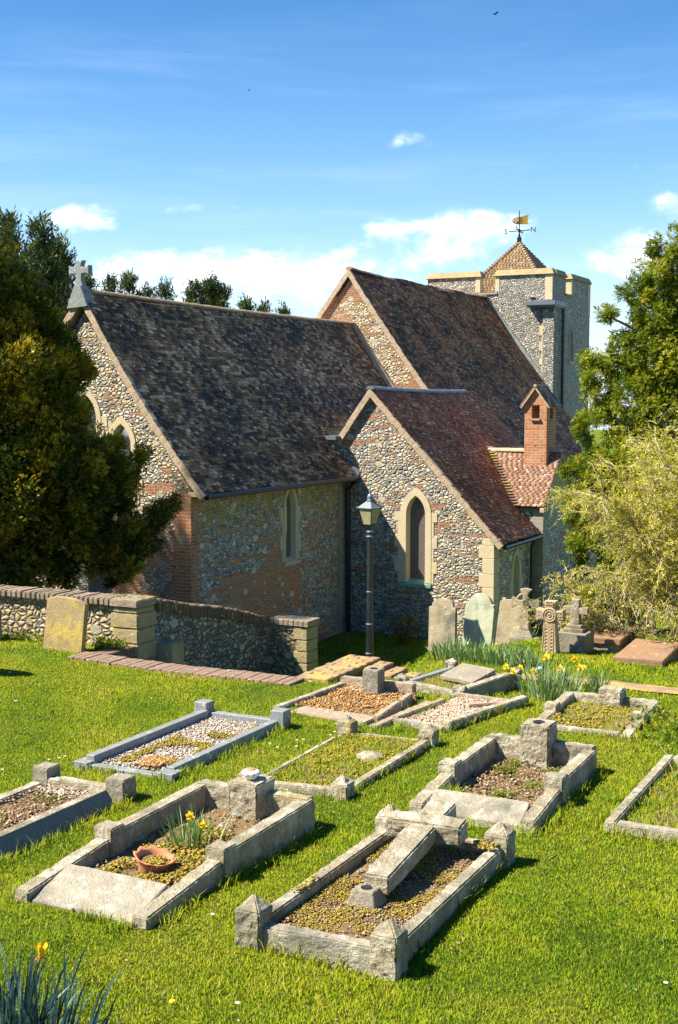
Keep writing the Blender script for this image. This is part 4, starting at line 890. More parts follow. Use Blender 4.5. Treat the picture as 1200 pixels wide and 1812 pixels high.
def sq(r,z): return [RZ@Vector((sx*r,sy*r,z)) for sx,sy in ((-1,-1),(1,-1),(1,1),(-1,1))]
zb,zt=tz-.585,tz-.315; g=MB(); A_=sq(.082,zb);B_=sq(.138,zt)
lan=MB()
for k in range(4): lan.tube([A_[k],B_[k]],.008,6); lan.tube([A_[k],A_[(k+1)%4]],.009,6); lan.tube([B_[k],B_[(k+1)%4]],.012,6)
lan=lan.build('lantern_frame',M['lampblack'],t)
for k in range(4):
    a,b_,c_2,d_=A_[k],A_[(k+1)%4],B_[(k+1)%4],B_[k]; cen=(a+b_+c_2+d_)/4; o_=(Vector((lx,ly_,cen.z))-cen).normalized()*.004
    MB().hexa([a,b_,b_+o_,a+o_,d_,c_2,c_2+o_,d_+o_]).build('lamp_pane',M['lampglass'],lan)
m=MB(); L1=sq(.155,zt+.005);L2=sq(.05,zt+.11); m.hexa(L1+L2); L0=sq(.162,zt-.004); m.hexa(L0+[v+Vector((0,0,.014)) for v in L0]); m.build('lantern_roof',M['lampgrey'],t,bevel=.004)
MB().lathe((lx,ly_,zt+.105),[(.056,0),(.060,.02),(.042,.035),(.048,.07),(.052,.085),(.040,.10),(.036,.12),(.010,.14),(.016,.165),(.010,.19),(.001,.215)],16).build('finial',M['lampgrey'],t,smooth=True)
m=MB()
for v in sq(.155,zt): m.tube([v,v+Vector((0,0,.045))],[.012,.003],6)
m.build('roof_spike',M['lampgrey'],t)
# ------------------------------------------------------------------ graves
EXC=[]   # footprints kept free of lawn grass
def obox(m,a,b,w,z0,z1,z2=None,taper=0.):
    a=Vector((*a,0));b=Vector((*b,0)); d=(b-a).normalized(); n=Vector((-d.y,d.x,0))*w/2; z2=z1 if z2 is None else z2; nt_=n*(1-taper)
    m.hexa([a-n+Vector((0,0,z0)),b-n+Vector((0,0,z0)),b+n+Vector((0,0,z0)),a+n+Vector((0,0,z0)),a-nt_+Vector((0,0,z1)),b-nt_+Vector((0,0,z2)),b+nt_+Vector((0,0,z2)),a+nt_+Vector((0,0,z1))])
def kerb(t,a,b,w,z1,mat,z2=None,amp=.005,taper=.12,name='kerb'):
    m=MB(); obox(m,a,b,w,min(hz(*a),hz(*b))-.12,z1,z2,taper); return m.build(name,mat,t,bevel=.004 if amp<.003 else .010,rough=amp,seg=.045,freq=14)
def post(t,x,y,w,z1,mat,pyr=0.,amp=.006,rot=0.,name='corner_post',hole=False):
    z0=hz(x,y)-.12; m=MB(); R=Matrix.Translation((x,y,0))@Matrix.Rotation(rot,4,'Z'); h=w/2
    if pyr:
        q=[R@Vector(v) for v in ((-h,-h,z0),(h,-h,z0),(h,h,z0),(-h,h,z0),(-h,-h,z1-pyr),(h,-h,z1-pyr),(h,h,z1-pyr),(-h,h,z1-pyr),(0,0,z1))]
        m.add(q,[(3,2,1,0),(0,1,5,4),(1,2,6,5),(2,3,7,6),(3,0,4,7),(4,5,8),(5,6,8),(6,7,8),(7,4,8)])
    else: m.box(-h,h,-h,h,z0,z1,R)
    o=m.build(name,mat,t,bevel=.009 if amp else .004,rough=amp,seg=.035,freq=16)
    if hole: MB().lathe((x,y,z1-.004),[(w*.22,0),(w*.22,.011)],16).build('vase_hole',M['black'],o)
    return o
def inside(P,poly):
    x,y=P[:,0],P[:,1]; c=np.zeros(len(P),bool); n=len(poly)
    for i in range(n):
        x1,y1=poly[i];x2,y2=poly[(i+1)%n]
        k=((y1>y)!=(y2>y))&(x<(x2-x1)*(y-y1)/((y2-y1) or 1e-9)+x1); c^=k
    return c
def samp(poly,n):
    xs_=[p[0] for p in poly];ys_=[p[1] for p in poly]; P=np.stack([RNG.uniform(min(xs_),max(xs_),n*2),RNG.uniform(min(ys_),max(ys_),n*2)],1)
    return P[inside(P,poly)][:n]
OCT=np.array([(1,0,0),(0,1,0),(-1,0,0),(0,-1,0),(0,0,.75),(0,0,-.5)],float); OF=np.array([(0,1,4),(1,2,4),(2,3,4),(3,0,4),(1,0,5),(2,1,5),(3,2,5),(0,3,5)])
def rocks(name,P,Z,size,mat,parent,flat=.7,kind='stuff'):
    n=len(P); a=RNG.uniform(0,6.28,n); s=size*RNG.uniform(.5,1.5,n)
    V=OCT[None]*s[:,None,None]*RNG.uniform(.6,1.25,(n,6,1)); c,s2=np.cos(a),np.sin(a)
    X=V[...,0]*c[:,None]-V[...,1]*s2[:,None];Y=V[...,0]*s2[:,None]+V[...,1]*c[:,None]
    V=np.stack([X+P[:,0:1],Y+P[:,1:2],V[...,2]*flat+Z[:,None]],-1).reshape(-1,3); F=(OF[None]+np.arange(n)[:,None,None]*6).reshape(-1,3)
    return link(name,npmesh(name,V,F,np.repeat(RNG.random(n),8)),mat,parent,kind)
def bed(t,poly,z,mat,amp=.02,name='grave_bed'):
    xs_=[p[0] for p in poly];ys_=[p[1] for p in poly]; g_=.05
    X,Y=np.meshgrid(np.arange(min(xs_)-g_,max(xs_)+g_*1.5,g_),np.arange(min(ys_)-g_,max(ys_)+g_*1.5,g_)); 
    Z=z+amp*np.array([[noise.noise(Vector((x*3,y*3,z)))+.5*noise.noise(Vector((x*11,y*11,z))) for x,y in zip(r1,r2)] for r1,r2 in zip(X,Y)])
    nx_=X.shape[1]; V=np.stack([X,Y,Z],-1).reshape(-1,3); I=(np.arange(X.shape[0]-1)[:,None]*nx_+np.arange(nx_-1)[None]).ravel(); F=np.stack([I,I+1,I+nx_+1,I+nx_],1)
    cen=V[F].mean(1); F=F[inside(cen,poly)]
    return link(name,npmesh(name,V,F,smooth=True),mat,t)
def rect(x0,x1,y0,y1): return [(x0,y0),(x1,y0),(x1,y1),(x0,y1)]
def inset(poly,d):
    c=np.mean(poly,0); return [tuple(c+(np.array(p)-c)*(1-d/np.linalg.norm(np.array(p)-c))) for p in poly]
BL=[] # grass blade batches (points, height, width, tone)
def tuft(P,h,w=.006,tone=.45,sp=.25,mat='blade',Z=None): BL.append((np.asarray(P),h,w,tone,sp,mat,Z))
def mossbits(t,poly,z,n,size=.016,mat='moss',thr=.0,name='moss',fq=5.):
    P=samp(poly,n*3); k=np.array([noise.noise(Vector((x*fq,y*fq,1.7)))>thr for x,y in P]); P=P[k][:n]
    if len(P): rocks(name,P,np.full(len(P),z)+RNG.uniform(-.004,.012,len(P)),size,M[mat],t,.8)
# G1 : grave with the fallen cross
t=empty('kerbed_grave',(-3.52,7.7,2),'grave kerb with four pyramid-topped posts, fallen stone cross lying across its mossy bed','grave','kerbed graves in the lawn')
cs=[(-3.98,6.70),(-3.07,6.74),(-3.08,8.72),(-3.97,8.72)]; mt=M['granite']
kerb(t,cs[0],cs[1],.12,2.14,M['granite_pale'],amp=.008); kerb(t,cs[1],cs[2],.11,2.15,mt,amp=.004); kerb(t,cs[2],cs[3],.10,2.14,mt); kerb(t,cs[3],cs[0],.11,2.15,mt,amp=.004)
for c in cs: post(t,*c,.178,2.32,mt,.085,.011)
bed(t,inset(cs,.05),2.07,M['soil'],.02); mossbits(t,inset(cs,.10),2.075,9000,.0085,thr=-.22); mossbits(t,inset(cs,.10),2.075,4500,.009,'clods',-.5,'earth_clods')
mossbits(t,rect(-3.99,-3.93,7.2,7.5),2.16,60,.014,thr=-1.); mossbits(t,rect(-3.25,-3.05,8.5,8.64),2.17,110,.013,'moss',-1.)
EXC.append(inset(cs,-.03))
o=MB(); p0,p1=Vector((-3.50,7.47,2.175)),Vector((-3.585,8.86,2.275)); d=(p1-p0).normalized(); sx=Vector((1,.06,0)).normalized(); up=sx.cross(d); 
def cb(m,y0,y1,hw0,hw1,h0,h1): 
    q=[]
    for hh in (h0,h1):
        for (yy,hw,sg) in ((y0,hw0,-1),(y0,hw0,1),(y1,hw1,1),(y1,hw1,-1)): q.append(p0+d*yy+sx*hw*sg+up*hh)
    m.hexa(q)
cb(o,0,.92,.092,.108,-.045,.085); cr1=o.build('fallen_cross',M['granite'],None,bevel=.012,rough=.007,seg=.04,freq=14)
tag(cr1,'weathered stone cross fallen flat inside the kerb with pyramid posts','cross')
o=MB(); cb(o,.92,1.11,.285,.285,-.055,.09); o.build('cross_arms',M['granite'],cr1,bevel=.014,rough=.011,seg=.035,freq=14)
o=MB(); cb(o,1.11,1.40,.10,.108,-.04,.083); o.build('cross_head',M['granite'],cr1,bevel=.012,rough=.008,seg=.04,freq=14)
m=MB(); m.hexa([(-3.67,7.33,2.05),(-3.44,7.33,2.05),(-3.42,7.53,2.05),(-3.66,7.53,2.05),(-3.62,7.36,2.185),(-3.47,7.36,2.185),(-3.47,7.48,2.185),(-3.62,7.48,2.185)])
v_=m.build('stone_vase',M['granite_dark'],None,bevel=.006,rough=.003,seg=.05); tag(v_,'small tapered stone flower holder with a round hole at the foot of the fallen cross','grave vase')
MB().lathe((-3.545,7.42,2.178),[(.038,0),(.038,.012)],16).build('vase_hole',M['black'],v_)
# G2 : stepped grave with the daffodils
t=empty('kerbed_grave',(-5.23,7.6,2),'stepped stone grave with a sloping foot slab, terracotta pot and daffodils in its bed','grave','kerbed graves in the lawn')
x0,x1,y0,y1=-5.76,-4.66,6.52,8.85; mt=M['granite']; w=.13
for x in (x0+w/2,x1-w/2):
    kerb(t,(x,y0),(x,7.42),w,2.10,mt,2.18,.007,.05); kerb(t,(x,7.55),(x,y1-.05),w,2.22,mt,2.235,.005,.05)
    post(t,x,7.50,.165,2.262,mt,0,.006,name='kerb_block')
m=MB(); m.hexa([(x0+w,y0+.02,1.9),(x1-w,y0+.02,1.9),(x1-w,y0+.46,1.9),(x0+w,y0+.46,1.9),(x0+w,y0+.02,2.045),(x1-w,y0+.02,2.045),(x1-w,y0+.42,2.165),(x0+w+.0,y0+.42,2.165)]); m.build('foot_slab',M['granite_pale'],t,bevel=.008,rough=.004,seg=.05)
kerb(t,(x0+.03,y1-.06),(-5.33,y1-.06),.15,2.24,mt,amp=.012,name='head_kerb'); kerb(t,(-5.07,y1-.06),(x1-.03,y1-.06),.15,2.24,mt,amp=.012,name='head_kerb')
m=MB().box(-5.335,-5.065,y1-.27,y1+.03,1.95,2.345); m.build('head_block',mt,t,bevel=.012,rough=.013,seg=.03,freq=14)
bd=rect(x0+w,x1-w,y0+.44,y1-.12); bed(t,bd,2.05,M['soil'],.03); mossbits(t,rect(-5.5,-4.85,7.0,8.3),2.07,1400,.014,'moss',.0); mossbits(t,bd,2.065,700,.013,'clods',-.2,'earth_clods')
EXC.append(rect(x0-.02,x1+.02,y0-.02,y1+.02)); tuft(samp(rect(-5.5,-4.9,7.1,8.3),500),.035,.010,.5,.6,'weed',2.06)
o=MB().lathe((-5.20,8.72,2.35),[(.045,0),(.05,.008),(.046,.016),(.066,.028),(.078,.044),(.075,.056),(.055,.068),(.04,.07)],24).build('flower_bowl',M['white'],None,smooth=True); tag(o,'round white enamel flower bowl with black holes on the daffodil grave\'s head block','grave vase')
MB().lathe((-5.20,8.72,2.43),[(.042,-.012),(.030,.0),(.01,.004)],12).build('flower_grille',M['terracotta'],o)
m=MB()
for k in range(9): 
    a=k*.698; m.box(-.007,.007,-.003,.003,-.008,.008,Matrix.Translation((-5.20+math.cos(a)*.074,8.72+math.sin(a)*.074,2.394))@Matrix.Rotation(a+math.pi/2,4,'Z'))
m.build('bowl_holes',M['black'],o)
# terracotta pot
vs=[];fs=[];n=28
prof=[(.09,-.13),(.115,-.06),(.125,-.02),(.148,0.),(.142,.006),(.118,-.01),(.105,-.05)]
for r_,z_ in prof:
    for k in range(n):
        a=2*math.pi*k/n; wv=.012*math.sin(a*9) if r_>.13 else 0; vs.append(Vector(((r_+wv)*math.cos(a),(r_+wv)*math.sin(a),z_+wv*.6)))
for i in range(len(prof)-1):
    for k in range(n): fs.append((i*n+k,i*n+(k+1)%n,(i+1)*n+(k+1)%n,(i+1)*n+k))
R=Matrix.Translation((-5.18,7.34,2.155))@Matrix.Rotation(rad(12),4,'Y'); m=MB(); m.add([R@v for v in vs],fs); m.v=[(R@v)[:] for v in vs]
o=m.build('flower_pot',M['terracotta'],None,smooth=True); tag(o,'terracotta flower pot with a wavy rim sunk in the grave bed','flower pot')
q=MB(); q.add([R@Vector((.112*math.cos(2*math.pi*k/16),.112*math.sin(2*math.pi*k/16),-.04)) for k in range(16)],[tuple(range(16))]); q.build('pot_soil',M['soil'],o)
P=RNG.normal(0,.05,(160,2)); rocks('pot_moss',P+np.array([[-5.18,7.34]]),np.full(160,2.125),.012,M['moss'],o)
# G3 : dark marble kerb at the left
t=empty('kerbed_grave',(-6.85,7.6,2),'grave with a dark blue marble side kerb carrying worn lettering, at the left edge','grave','kerbed graves in the lawn')
x0,x1,y0,y1=-7.28,-6.42,6.4,8.62
kerb(t,(x0+.06,y0),(x0+.06,y1-.1),.12,2.10,M['granite'],amp=.005); kerb(t,(x0+.1,y1),(x1-.1,y1),.14,2.13,M['granite'],amp=.010)
m=MB(); m.hexa([(x1-.10,y0,1.88),(x1+.07,y0,1.88),(x1+.07,y1-.06,1.88),(x1-.10,y1-.06,1.88),(x1-.10,y0,2.14),(x1-.035,y0,2.14),(x1-.035,y1-.14,2.14),(x1-.10,y1-.14,2.14)])
ks=m.build('inscribed_kerb',M['marble_dark'],t,bevel=.004); 
MB().box(x1-.115,x1-.034,y0,y1-.15,2.136,2.150).build('kerb_top',M['granite'],t,bevel=.003)
for c,w_ in (((x0+.05,y1+.02),.175),((x1-.02,y1+.03),.19)): post(t,*c,w_,2.215,M['granite_dark'],0,.004)
sl2=math.atan2(.105,.26)
rot_=Matrix(((0,-math.sin(sl2),math.cos(sl2)),(1,0,0),(0,math.cos(sl2),math.sin(sl2))))
def kl(txt,y,z,size): letter(txt,Vector((x1+.07-.105*(z-1.88)/.26+.0015,y,z)),size,ks,M['lettering'],rot_,name='inscription',th=.0008)
kl('ETHEL MOORE',7.18,2.055,.052); kl('NOR',8.15,2.06,.042)
bd=rect(x0+.1,x1-.09,y0,y1-.05); bed(t,bd,2.06,M['soil'],.02); mossbits(t,bd,2.075,1700,.014,'clods',-.4,'earth_clods'); mossbits(t,rect(x0+.15,x1-.2,8.35,8.53),2.08,220,.014,'pebbles',-1.,'gravel')
tuft(samp(rect(-7.0,-6.8,8.15,8.32),70),.035,.010,.5,.6,'weed',2.07); tuft(samp(rect(-7.0,-6.85,7.6,7.75),40),.03,.009,.5,.6,'weed',2.07); tuft(samp(rect(-6.62,-6.52,6.9,7.9),160),.045,.006,.7,.4,'blade',2.06)
EXC.append(rect(x0-.02,x1+.07,y0,y1+.06))
# G4 : grey marble grave with white gravel
t=empty('kerbed_grave',(-6.86,10.3,2),'blue-grey marble grave kerb filled with pale gravel and red and gold sedum','grave','kerbed graves in the lawn')
x0,x1,y0,y1=-7.33,-6.40,9.32,11.33; mt=M['marble']
kerb(t,(x0+.05,y0),(x0+.05,y1),.10,2.125,mt,amp=.001,taper=.1); kerb(t,(x1-.03,y0+.05),(x1-.03,y1),.13,2.11,mt,amp=.001,taper=.35); kerb(t,(x0,y1),(x1,y1),.10,2.10,mt,amp=.001); kerb(t,(x0,y0),(x1,y0),.13,2.05,mt,amp=.001,taper=.3)
for (x,y,z_,w_) in ((x0,y0,2.065,.16),(x1,y0,2.08,.17),(x0,y1,2.19,.155),(x1,y1,2.20,.155)): post(t,x,y,w_,z_+.01,mt,0,.0)
bd=rect(x0+.1,x1-.08,y0+.06,y1-.05); bed(t,bd,2.035,M['gravel_bed'],.012); P=samp(bd,5200); rocks('gravel',P,np.full(len(P),2.045)+RNG.uniform(0,.012,len(P)),.0125,M['pebbles'],t)
mossbits(t,rect(-7.1,-6.5,9.4,11.1),2.06,2200,.012,'moss',.0,fq=4.); mossbits(t,rect(-6.86,-6.62,9.42,9.75),2.065,420,.016,'redmoss',-.6,'red_sedum')
EXC.append(rect(x0-.04,x1+.05,y0-.04,y1+.05))
# G5 : sunken low kerb, daisies
t=empty('kerbed_grave',(-5.2,10.5,2),'low sunken grave kerb with four pyramid-topped posts and a small flat stone inside','grave','kerbed graves in the lawn')
cs=[(-5.66,9.46),(-4.82,9.60),(-4.83,11.53),(-5.71,11.49)]; mt=M['granite']
kerb(t,cs[0],cs[1],.12,2.075,mt); kerb(t,cs[1],cs[2],.10,2.055,mt); kerb(t,(cs[2]),cs[3],.07,2.025,mt); kerb(t,(-5.705,11.2),cs[0],.07,2.04,mt)
for c in cs: post(t,*c,.165,2.205,mt,.08,.013)
bed(t,inset(cs,.04),2.015,M['soil'],.02); MB().lathe((-5.1,10.75,2.02),[(.13,0),(.12,.025),(.05,.032)],14).build('flat_stone',M['granite'],t,rough=.02,seg=.05)
EXC.append(inset(cs,.0)); mossbits(t,inset(cs,.1),2.03,900,.014,'moss',.05)
tuft(samp(inset(cs,.06),5200),.038,.0065,.5,.5,'blade',2.015); tuft(samp(inset(cs,.1),900),.025,.012,.6,.8,'weed',2.02)
# G6 : tall stepped kerb at right
t=empty('kerbed_grave',(-3.58,10.4,2),'tall stepped grave kerb with a holed head block, right of and behind the fallen cross','grave','kerbed graves in the lawn')
x0,x1,y0,y1=-4.12,-3.04,9.42,11.28; w=.13; mt=M['granite']
for x in (x0+w/2,x1-w/2):
    kerb(t,(x,y0),(x,10.1),w,2.11,mt,2.18,.008,.05); kerb(t,(x,10.22),(x,y1-.08),w,2.23,mt,2.24,.006,.05); post(t,x,10.17,.165,2.275,mt,0,.008,name='kerb_block')
m=MB(); m.hexa([(x0+w,y0+.02,1.9),(x1-w,y0+.02,1.9),(x1-w,y0+.30,1.9),(x0+w,y0+.30,1.9),(x0+w,y0+.02,2.05),(x1-w,y0+.02,2.05),(x1-w,y0+.26,2.175),(x0+w,y0+.26,2.175)]); m.build('foot_slab',M['granite_pale'],t,bevel=.006,rough=.004,seg=.05)
kerb(t,(x0+.03,y1-.06),(-3.71,y1-.06),.15,2.26,mt,amp=.013,name='head_kerb'); kerb(t,(-3.45,y1-.06),(x1-.03,y1-.06),.15,2.26,mt,amp=.013,name='head_kerb')
m=MB().box(-3.715,-3.445,y1-.25,y1+.02,1.95,2.44); o=m.build('head_block',mt,t,bevel=.012,rough=.011,seg=.03,freq=14); MB().lathe((-3.58,y1-.115,2.436),[(.055,0),(.055,.012)],16).build('vase_hole',M['black'],o)
bd=rect(x0+w,x1-w,y0+.28,y1-.12); bed(t,bd,2.05,M['soil'],.03); mossbits(t,bd,2.065,1300,.014,'clods',-.3,'earth_clods')
for (cx_,cy_,r_,n_) in ((-3.75,10.75,.10,110),(-3.55,10.05,.11,110),(-3.75,11.0,.08,60),(-3.35,10.9,.09,60),(-3.4,10.4,.1,50)):
    tuft(np.array([[cx_,cy_]])+RNG.normal(0,r_*.5,(n_,2)),.05,.014,.55,.8,'weed',2.06)
tuft(np.array([[-3.9,9.80]])+RNG.normal(0,1,(160,2))*np.array([[.09,.04]]),.13,.009,.5,.35,'blade',2.05)
EXC.append(rect(x0-.02,x1+.02,y0-.02,y1+.03))
# G7 : far right
t=empty('kerbed_grave',(-3.58,13.2,1.97),'grave kerb with rough head block and green bed, before the flat tomb slabs','grave','kerbed graves in the lawn')
x0,x1,y0,y1=-4.12,-3.06,12.5,13.85; w=.12
for x in (x0+w/2,x1-w/2):
    kerb(t,(x,y0),(x,13.05),w,2.04,mt,2.09,.006,.05); kerb(t,(x,13.15),(x,y1-.08),w,2.10,mt,2.14,.006,.05); post(t,x,13.1,.15,2.155,mt,0,.008,name='kerb_block')
kerb(t,(x0+w,y0+.06),(x1-w,y0+.06),.12,2.06,M['granite_pale'],name='foot_slab')
kerb(t,(x0+.03,y1-.06),(-3.7,y1-.06),.15,2.13,mt,amp=.013,name='head_kerb'); kerb(t,(-3.46,y1-.06),(x1-.03,y1-.06),.15,2.13,mt,amp=.013,name='head_kerb')
MB().box(-3.71,-3.45,y1-.2,y1+.02,1.85,2.235).build('head_block',mt,t,bevel=.012,rough=.011,seg=.035,freq=14)
bd=rect(x0+w,x1-w,y0+.1,y1-.1); bed(t,bd,2.045,M['soil'],.02); tuft(samp(bd,1700),.03,.008,.65,.7,'blade',2.04); tuft(samp(bd,400),.03,.012,.6,.8,'weed',2.045); mossbits(t,bd,2.055,500,.016,'moss',.0)
EXC.append(rect(x0-.02,x1+.02,y0-.02,y1+.03))
# G8 : right edge
t=empty('kerbed_grave',(-2.1,10.7,2),'plain low grave kerb full of weeds and dead stems, cut by the right edge','grave','kerbed graves in the lawn')
x0,x1,y0,y1=-2.58,-1.55,9.72,11.85
kerb(t,(x0+.05,y0),(x0+.05,y1),.10,2.10,mt); kerb(t,(x0+.1,y0+.05),(x1,y0+.05),.11,2.09,M['granite_pale']); kerb(t,(x0+.1,y1-.05),(x1,y1-.05),.1,2.1,mt); kerb(t,(x1,y0),(x1,y1),.10,2.1,mt)
bd=rect(x0+.1,x1-.05,y0+.1,y1-.1); bed(t,bd,2.03,M['soil'],.03); tuft(samp(bd,3800),.06,.007,.5,.5,'blade',2.03); tuft(samp(bd,700),.05,.014,.5,.8,'weed',2.04); EXC.append(rect(x0-.02,x1+.02,y0-.02,y1+.02))
m=MB()
for k in range(26):
    a=Vector((random.uniform(x0+.15,x1-.2),random.uniform(10.9,11.8),2.05)); b_=a+Vector((random.uniform(-.25,.25),random.uniform(-.2,.2),random.uniform(.12,.35))); m.tube([a,(a+b_)/2+Vector((random.uniform(-.04,.04),0,.03)),b_],[.006,.004,.002],4)
m.build('dead_stems',M['twig'],t)
# G9 : collapsed grave with red moss
t=empty('kerbed_grave',(-6.25,12.7,2),'collapsed brown stone grave with displaced side kerbs and a square vase block at its head','grave','kerbed graves in the lawn'); mt=M['granite_brown']
kerb(t,(-6.80,11.92),(-6.68,13.35),.10,2.07,M['granite']); kerb(t,(-6.72,13.38),(-5.78,13.38),.12,2.13,mt); kerb(t,(-6.62,12.08),(-5.68,12.0),.34,2.035,mt,amp=.006,taper=.02,name='foot_slab')
kerb(t,(-5.66,12.05),(-5.62,12.55),.09,2.06,mt,2.13,.006); kerb(t,(-5.61,12.58),(-5.70,13.05),.09,2.13,mt,2.10,.006); kerb(t,(-5.55,11.75),(-5.42,12.95),.11,2.04,mt,2.06,.006)
post(t,-6.22,13.20,.20,2.30,M['granite_dark'],0,.004,.05,'vase_block',True)
bd=[(-6.75,12.2),(-5.6,12.15),(-5.6,13.0),(-5.75,13.33),(-6.65,13.33)]; bed(t,bd,2.01,M['soil'],.02); mossbits(t,bd,2.03,2600,.015,'redmoss',-.4,'red_moss'); mossbits(t,rect(-6.6,-6.0,13.15,13.3),2.03,160,.014,'pebbles',-1.,'gravel')
EXC.append([(-6.86,11.88),(-5.36,11.72),(-5.36,13.0),(-5.72,13.46),(-6.76,13.46)])
# G10 : pink gravel
t=empty('kerbed_grave',(-5.0,12.8,2),'skewed low stone grave kerb filled with pinkish gravel, right of the collapsed grave','grave','kerbed graves in the lawn')
cs=[(-5.46,12.12),(-4.86,12.04),(-4.50,13.52),(-5.28,13.46)]; mt=M['granite_brown']
kerb(t,cs[0],cs[1],.13,2.05,M['granite_pale']); kerb(t,cs[1],cs[2],.12,2.10,M['granite'],amp=.007); kerb(t,(-4.6,13.40),cs[3],.10,2.06,mt); kerb(t,(-5.31,13.1),cs[0],.09,2.07,mt); kerb(t,(-4.62,13.35),(-4.98,13.0),.07,2.06,mt)
P=samp(inset(cs,.06),2800); bed(t,inset(cs,.04),2.01,M['gravel_bed'],.01); rocks('gravel',P,np.full(len(P),2.02)+RNG.uniform(0,.012,len(P)),.013,M['pinkpebbles'],t); EXC.append(inset(cs,-.05))
# G11 : skewed grave with a slab, top
t=empty('kerbed_grave',(-5.6,14.3,1.95),'skewed grave with rough stones and a loose grey slab, below the daffodil row','grave','kerbed graves in the lawn'); mt=M['granite']
cs=[(-6.18,13.92),(-5.30,13.58),(-4.98,14.55),(-5.98,15.02)]
kerb(t,cs[0],cs[1],.12,2.03,mt,2.05,.008); kerb(t,cs[1],cs[2],.13,2.08,mt,2.14,.006); kerb(t,cs[2],cs[3],.12,2.06,mt,2.0); kerb(t,cs[3],cs[0],.12,2.0,M['marble'])
for c,z_ in zip(cs,(2.12,2.14,2.19,2.12)): post(t,*c,.14,z_,M['granite_pale'],.05,.022,name='rough_stone')
m=MB(); m.hexa([(-5.88,14.38,1.98),(-5.38,14.20,1.98),(-5.24,14.62,2.05),(-5.74,14.80,2.05),(-5.88,14.38,2.03),(-5.38,14.20,2.03),(-5.24,14.62,2.12),(-5.74,14.80,2.12)]); m.build('loose_slab',M['granite_dark'],t,bevel=.006,rough=.004)
bed(t,inset(cs,.05),1.96,M['soil'],.02); tuft(samp(inset(cs,.08),1300),.04,.007,.55,.6,'blade',1.96); EXC.append(inset(cs,-.05))
# ------------------------------------------------------------------ headstones, crosses, ledgers
def headstone(loc,w,h,th,style,mat,label,rot=0.,lean=(0,0),grp='upright headstones'):
    x,y=loc; z=hz(x,y); a=w/2; zs=h*.84; pts=[(-a,-.2),(a,-.2)]
    if style=='round': pts+=[(a,zs)]+[(a*.80,zs+.0),(a*.80,zs+.02)]+[(a*.80*math.cos(k*math.pi/10),zs+.02+(h-zs-.02)*math.sin(k*math.pi/10)) for k in range(1,10)]+[(-a*.80,zs+.02),(-a*.80,zs),(-a,zs)]
    elif style=='arc': pts+=[(a,h*.90)]+[(a*math.cos(k*math.pi/10),h*.90+h*.10*math.sin(k*math.pi/10)) for k in range(1,10)]+[(-a,h*.90)]
    elif style=='ogee': pts+=[(a,h*.74),(a*.92,h*.78),(a*.97,h*.82),(a*.80,h*.83)]+[(a*.74*math.cos(k*math.pi/10),h*.83+h*.17*math.sin(k*math.pi/10)) for k in range(1,10)]+[(-a*.80,h*.83),(-a*.97,h*.82),(-a*.92,h*.78),(-a,h*.74)]
    else: pts+=[(a*1.03,h*.93),(a*.8,h*.96),(a*.3,h),(-a*.6,h*.97),(-a*.66,h*1.0),(-a*.85,h*1.0),(-a*.88,h*.93),(-a,h*.92)]
    R=Matrix.Translation((x,y,z))@Matrix.Rotation(rot,4,'Z')@Matrix.Rotation(lean[0],4,'Y')@Matrix.Rotation(lean[1],4,'X')
    m=MB(); m.prism([R@Vector((p,0,q)) for p,q in pts],R.to_3x3()@Vector((0,th,0)))
    bm_=m.build('headstone',mat,None,bevel=.008,rough=.004,seg=.09,freq=7)
    bm_.data.transform(Matrix.Translation((-x,-y,-z))); bm_.location=(x,y,z); return tag(bm_,label,'headstone',grp)
headstone((-11.17,13.72),.66,.74,.085,'arc',M['headstone_yellow'],'leaning headstone stained bright yellow with lichen, against the flint wall',0,(rad(4),rad(-4)))
headstone((-12.86,14.0),.62,.50,.08,'arc',M['granite_dark'],'grey headstone with a rounded shoulder cut by the left edge',0,(0,rad(-3)))
headstone((-11.25,11.75),.75,.95,.08,'round',M['granite_dark'],'headstone standing outside the left edge, its shadow falls on the lawn')
headstone((-8.03,19.7),.50,.90,.075,'round',M['headstone'],'buff round-topped headstone, left one of the pair below the vestry window',rad(-4),(rad(-2),rad(-6)))
headstone((-7.70,20.45),.56,1.0,.08,'ogee',M['headstone_green'],'pale green headstone with shaped shoulders, right of the buff one, half in shadow',rad(-6),(rad(1),rad(-8)))
headstone((-7.92,22.75),.56,.95,.09,'flat',M['headstone'],'broad rough headstone with a broken flat top behind the slender cross',rad(-5),(rad(4),rad(-6)))
headstone((-6.1,23.6),.50,.66,.1,'round',M['headstone_green'],'small pale headstone half hidden behind the bare shrub',.1,(0,0)); headstone((-5.55,23.4),.46,.62,.1,'arc',M['granite'],'grey-white headstone behind the shrub, right of the small pale one',-.1,(rad(-6),0))
headstone((-10.95,19.9),.40,1.08,.09,'arc',M['headstone'],'round-topped stone showing just over the end of the churchyard wall',0,(0,0)); headstone((-9.86,18.55),.32,.74,.08,'round',M['celtic'],'orange-brown headstone seen edge-on beside the wall end pier',rad(114),(0,0))
headstone((-14.6,19.0),.40,1.62,.12,'flat',M['marble'],'dark blue stone top peeping over the wall under the yew',.2,(0,0))
